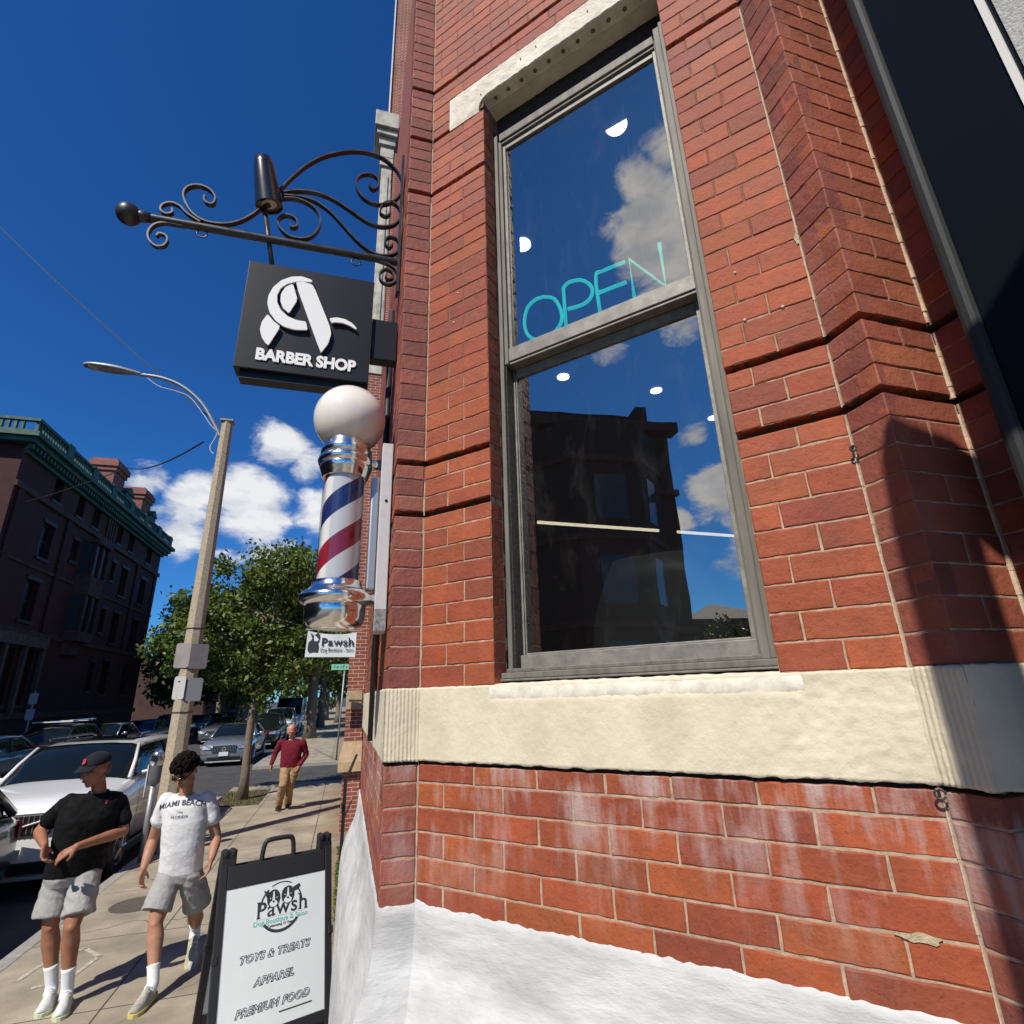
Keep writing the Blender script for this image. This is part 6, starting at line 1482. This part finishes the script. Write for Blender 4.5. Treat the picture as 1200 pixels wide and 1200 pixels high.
b=MB(); b.sphere(g(0,.05,-.01),.080,14,10,(.98,.75,.8),Mh.to_4x4()); b.build('hair',C['hairm'],R1,smooth=True)
def on_shirt(o,shirt,px,py,size,s,name,m,R_,fw,rt,base,depth,up=Vector((0,0,1)),align='CENTER',shear=0,offset=0,arc=0):
    c=P_(px,py,depth)-base-fw*-.5
    tr_=bpy.data.meshes.new('x'); bv=BVHTree.FromPolygons([v.co for v in shirt.data.vertices],[tuple(p.vertices) for p in shirt.data.polygons])
    M=Matrix((rt,up,fw)).transposed().to_4x4(); M.translation=P_(px,py,depth)-base
    t_=text(name,s,size,m,R_,Matrix(),extrude=0,align=align,offset=offset,spacing=1.05)
    bm=bmesh.new(); bm.from_mesh(t_.data); bmesh.ops.subdivide_edges(bm,edges=bm.edges,cuts=1,use_grid_fill=False); bm.to_mesh(t_.data); bm.free()
    for v in t_.data.vertices:
        a=Vector((v.co.x,v.co.y-arc*v.co.x**2,0)); q=M@a; hit=bv.ray_cast(q+fw*.6,-fw)
        if hit[0] is not None: v.co=hit[0]+fw*.004
        else: v.co=q
    return t_
on_shirt(None,sh1,124,940,.030,'i','chest_logo',MATS['red_thread'],R1,fw,rt,base,D1,offset=.004)
# --- young man in the white T-shirt
D2=6.08
J=dict(head=P_(217,904,D2-.10),neck=P_(218,930,D2-.0),chest=P_(217,962,D2-.02),pel=P_(212,1018,D2+.02),
 shL=P_(196,936,D2-.0),shR=P_(243,935,D2+.02),elL=P_(179,984,D2+.10),elR=P_(254,982,D2+.06),wrL=P_(168,1018,D2-.05),wrR=P_(248,1006,D2-.10),
 hipL=P_(199,1026,D2),hipR=P_(224,1026,D2+.02),knL=P_(182,1082,D2-.12),knR=P_(229,1072,D2+.22))
hl=PZ(178,1168,.01); tl=PZ(155,1193,.0); tl=hl+(tl-hl).normalized()*.27
hr=P_(227,1104,D2+.66); hr.z=.10; hr=PZ(227,1103,.13); tr=PZ(224,1132,.0); tr=hr+(tr-hr).normalized()*.27
J['anL']=hl+Vector((.0,-.03,.10)); J['anR']=hr+Vector((0,.0,.10)); J['toeL']=tl; J['toeR']=tr
greyshoe=mat('pale_grey_shoe',(.42,.40,.34),.7,var=.3,vs=25)
C=dict(skin=skB,look=(-.25,-.8,-.62),hairm=mat('dark_brown_hair',(.008,.005,.004),.9,spec=.1),wr=.0028,w=.178,bd=.118,hem=-.04,shirt=cloth('white_cotton',(.70,.70,.69),.03,30,.45),sleeve=.50,pants=greysh,short=.74,
 sock=.30,sockm=sockw,shoe=greyshoe,sole=mat('sole_yellow',(.62,.50,.16),.6),lace=sockw,heelL=hl,heelR=hr,
 handL=(Vector((-.06,-.05,-1)),Vector((.9,-.3,0)),.75,-1),handR=(Vector((-.12,-.1,-1)),Vector((-.9,-.2,.1)),.55,1))
R2,bd2,sh2,Mh,base,fw,rt=person('young man with dark curly hair in white T-shirt and grey shorts walking',J,C)
g=lambda x,y,z:J['head']+Mh@Vector((x,y,z))-base
b=MB(); r=random.Random(5); b.sphere(g(0,.02,.05),.098,16,12,(.9,1.02,.86),Mh.to_4x4())
for i in range(230):
    th=r.uniform(0,2*pi); ph=r.uniform(-.15,1.5); v=Vector((cos(th)*cos(ph)*.092,sin(th)*cos(ph)*.104+.018,sin(ph)*.092+.048))
    if v.y<-.055 and v.z<.05: continue
    b.sphere(g(*v),r.uniform(.013,.022),7,5)
b.build('hair',C['hairm'],R2,smooth=True)
b=MB(); 
for s in (-1,1): b.sphere(g(s*.032,-.094,.008),.022,12,8,(1.1,.25,.75),Mh.to_4x4())
b.tube([g(-.078,-.0,.012),g(-.056,-.082,.012),g(0,-.103,.014),g(.056,-.082,.012),g(.078,-.0,.012)],.004,5); b.build('sunglasses',mat('black_lens',(.01,.01,.01),.15),R2,smooth=True)
inkb=mat('shirt_print',(.05,.055,.07),.9)
on_shirt(None,sh2,216,941,.058,'MIAMI BEACH','shirt_lettering',inkb,R2,fw,rt,base,D2-.0,arc=1.0,offset=.0012)
on_shirt(None,sh2,214,950,.024,'1996','shirt_lettering',inkb,R2,fw,rt,base,D2-.0)
on_shirt(None,sh2,213.5,955.5,.032,'FLORIDA','shirt_lettering',inkb,R2,fw,rt,base,D2-.0)
# --- older man in the maroon sweater
D3=13.5
J=dict(head=P_(342,856,D3-.05),neck=P_(343,866.5,D3),chest=P_(342,877,D3),pel=P_(340,896,D3+.02),
 shL=P_(329,871,D3),shR=P_(355,870,D3),elL=P_(322,884,D3+.05),elR=P_(359,884,D3+.08),wrL=P_(318,896,D3-.05),wrR=P_(351,897,D3-.10),
 hipL=P_(335,899,D3),hipR=P_(346,899,D3),knL=P_(332,919,D3-.14),knR=P_(340,919,D3+.0))
hl=PZ(326,949,.0); tl=PZ(324,953,0); tl=hl+(tl-hl).normalized()*.28; hr=PZ(337,946,.0); tr=PZ(336,951,0); tr=hr+(tr-hr).normalized()*.28
J['anL']=hl+Vector((0,-.03,.10)); J['anR']=hr+Vector((0,-.03,.10)); J['toeL']=tl; J['toeR']=tr
C=dict(skin=skC,look=(-.1,-.85,-.5),hairm=mat('white_hair',(.45,.42,.40),.8),w=.215,bd=.15,hem=-.04,shirt=cloth('maroon_wool',(.155,.012,.026)),sleeve=1,topname='sweater',collar=mat('pale_collar',(.6,.5,.45),.8),pants=cloth('khaki',(.36,.25,.13)),short=0,
 shoe=mat('black_shoe',(.015,.013,.012),.4),sole=mat('sole_grey',(.3,.3,.3),.7),heelL=hl,heelR=hr,
 handL=(Vector((-.05,-.1,-1)),Vector((.9,-.3,0)),.5,-1),handR=(Vector((-.5,.2,-.85)),Vector((-.9,-.2,.1)),.3,1))
R3,*_r=person('balding older man in maroon sweater and khaki trousers walking on the sidewalk',J,C,vox=.011)
Mh=_r[2]; base=_r[3]; g=lambda x,y,z:J['head']+Mh@Vector((x,y,z))-base
b=MB()
for s in (-1,1): b.sphere(g(s*.07,.03,.01),.032,10,8,(.5,1.3,1),Mh.to_4x4())
b.sphere(g(0,-.075,-.085),.035,10,8,(1.1,.6,.6),Mh.to_4x4()); b.build('beard',C['hairm'],R3,smooth=True)
# ------------------------------------------------------------------ made-up board behind the camera, shaped to throw the long shadow at right
s2=Vector((sin(radians(SUN_AZ)),cos(radians(SUN_AZ)),0)); t2=Vector((-s2.y,s2.x,0))
o_=s2*.35
HS=empty('unseen_shadow_caster',o_+t2*.26+Vector((0,0,4.6)),0,'tall dark board added out of view, shaped to cast the shadow on the right brickwork','sign')
hb_=o_+t2*.26+Vector((0,0,4.6)); T3=Matrix((t2,-s2,Vector((0,0,1)))).transposed().to_4x4()
b=MB(); b.prism([T3@Vector(p) for p in ((-.085,-.03,-1.45),(.085,-.03,-1.45),(.085,-.03,-.16),(.10,-.03,.12),(-.048,-.03,.0),(-.066,-.03,-.05),(-.078,-.03,-.2))],T3.to_3x3()@Vector((0,.06,0))); b.build('sign_box',bk,HS,bevel=.006)  # caster body, outline drawn from the wanted shadow, no real sign
b=MB(); b.prism([T3@Vector(p) for p in ((.0851,-.02,-.10),(2.0,-.02,-.10),(2.0,-.02,.35),(.1001,-.02,.118))],T3.to_3x3()@Vector((0,.04,0))); b.build('support_arm',bk,HS)  # added arm that carries the cast shadow on to the right
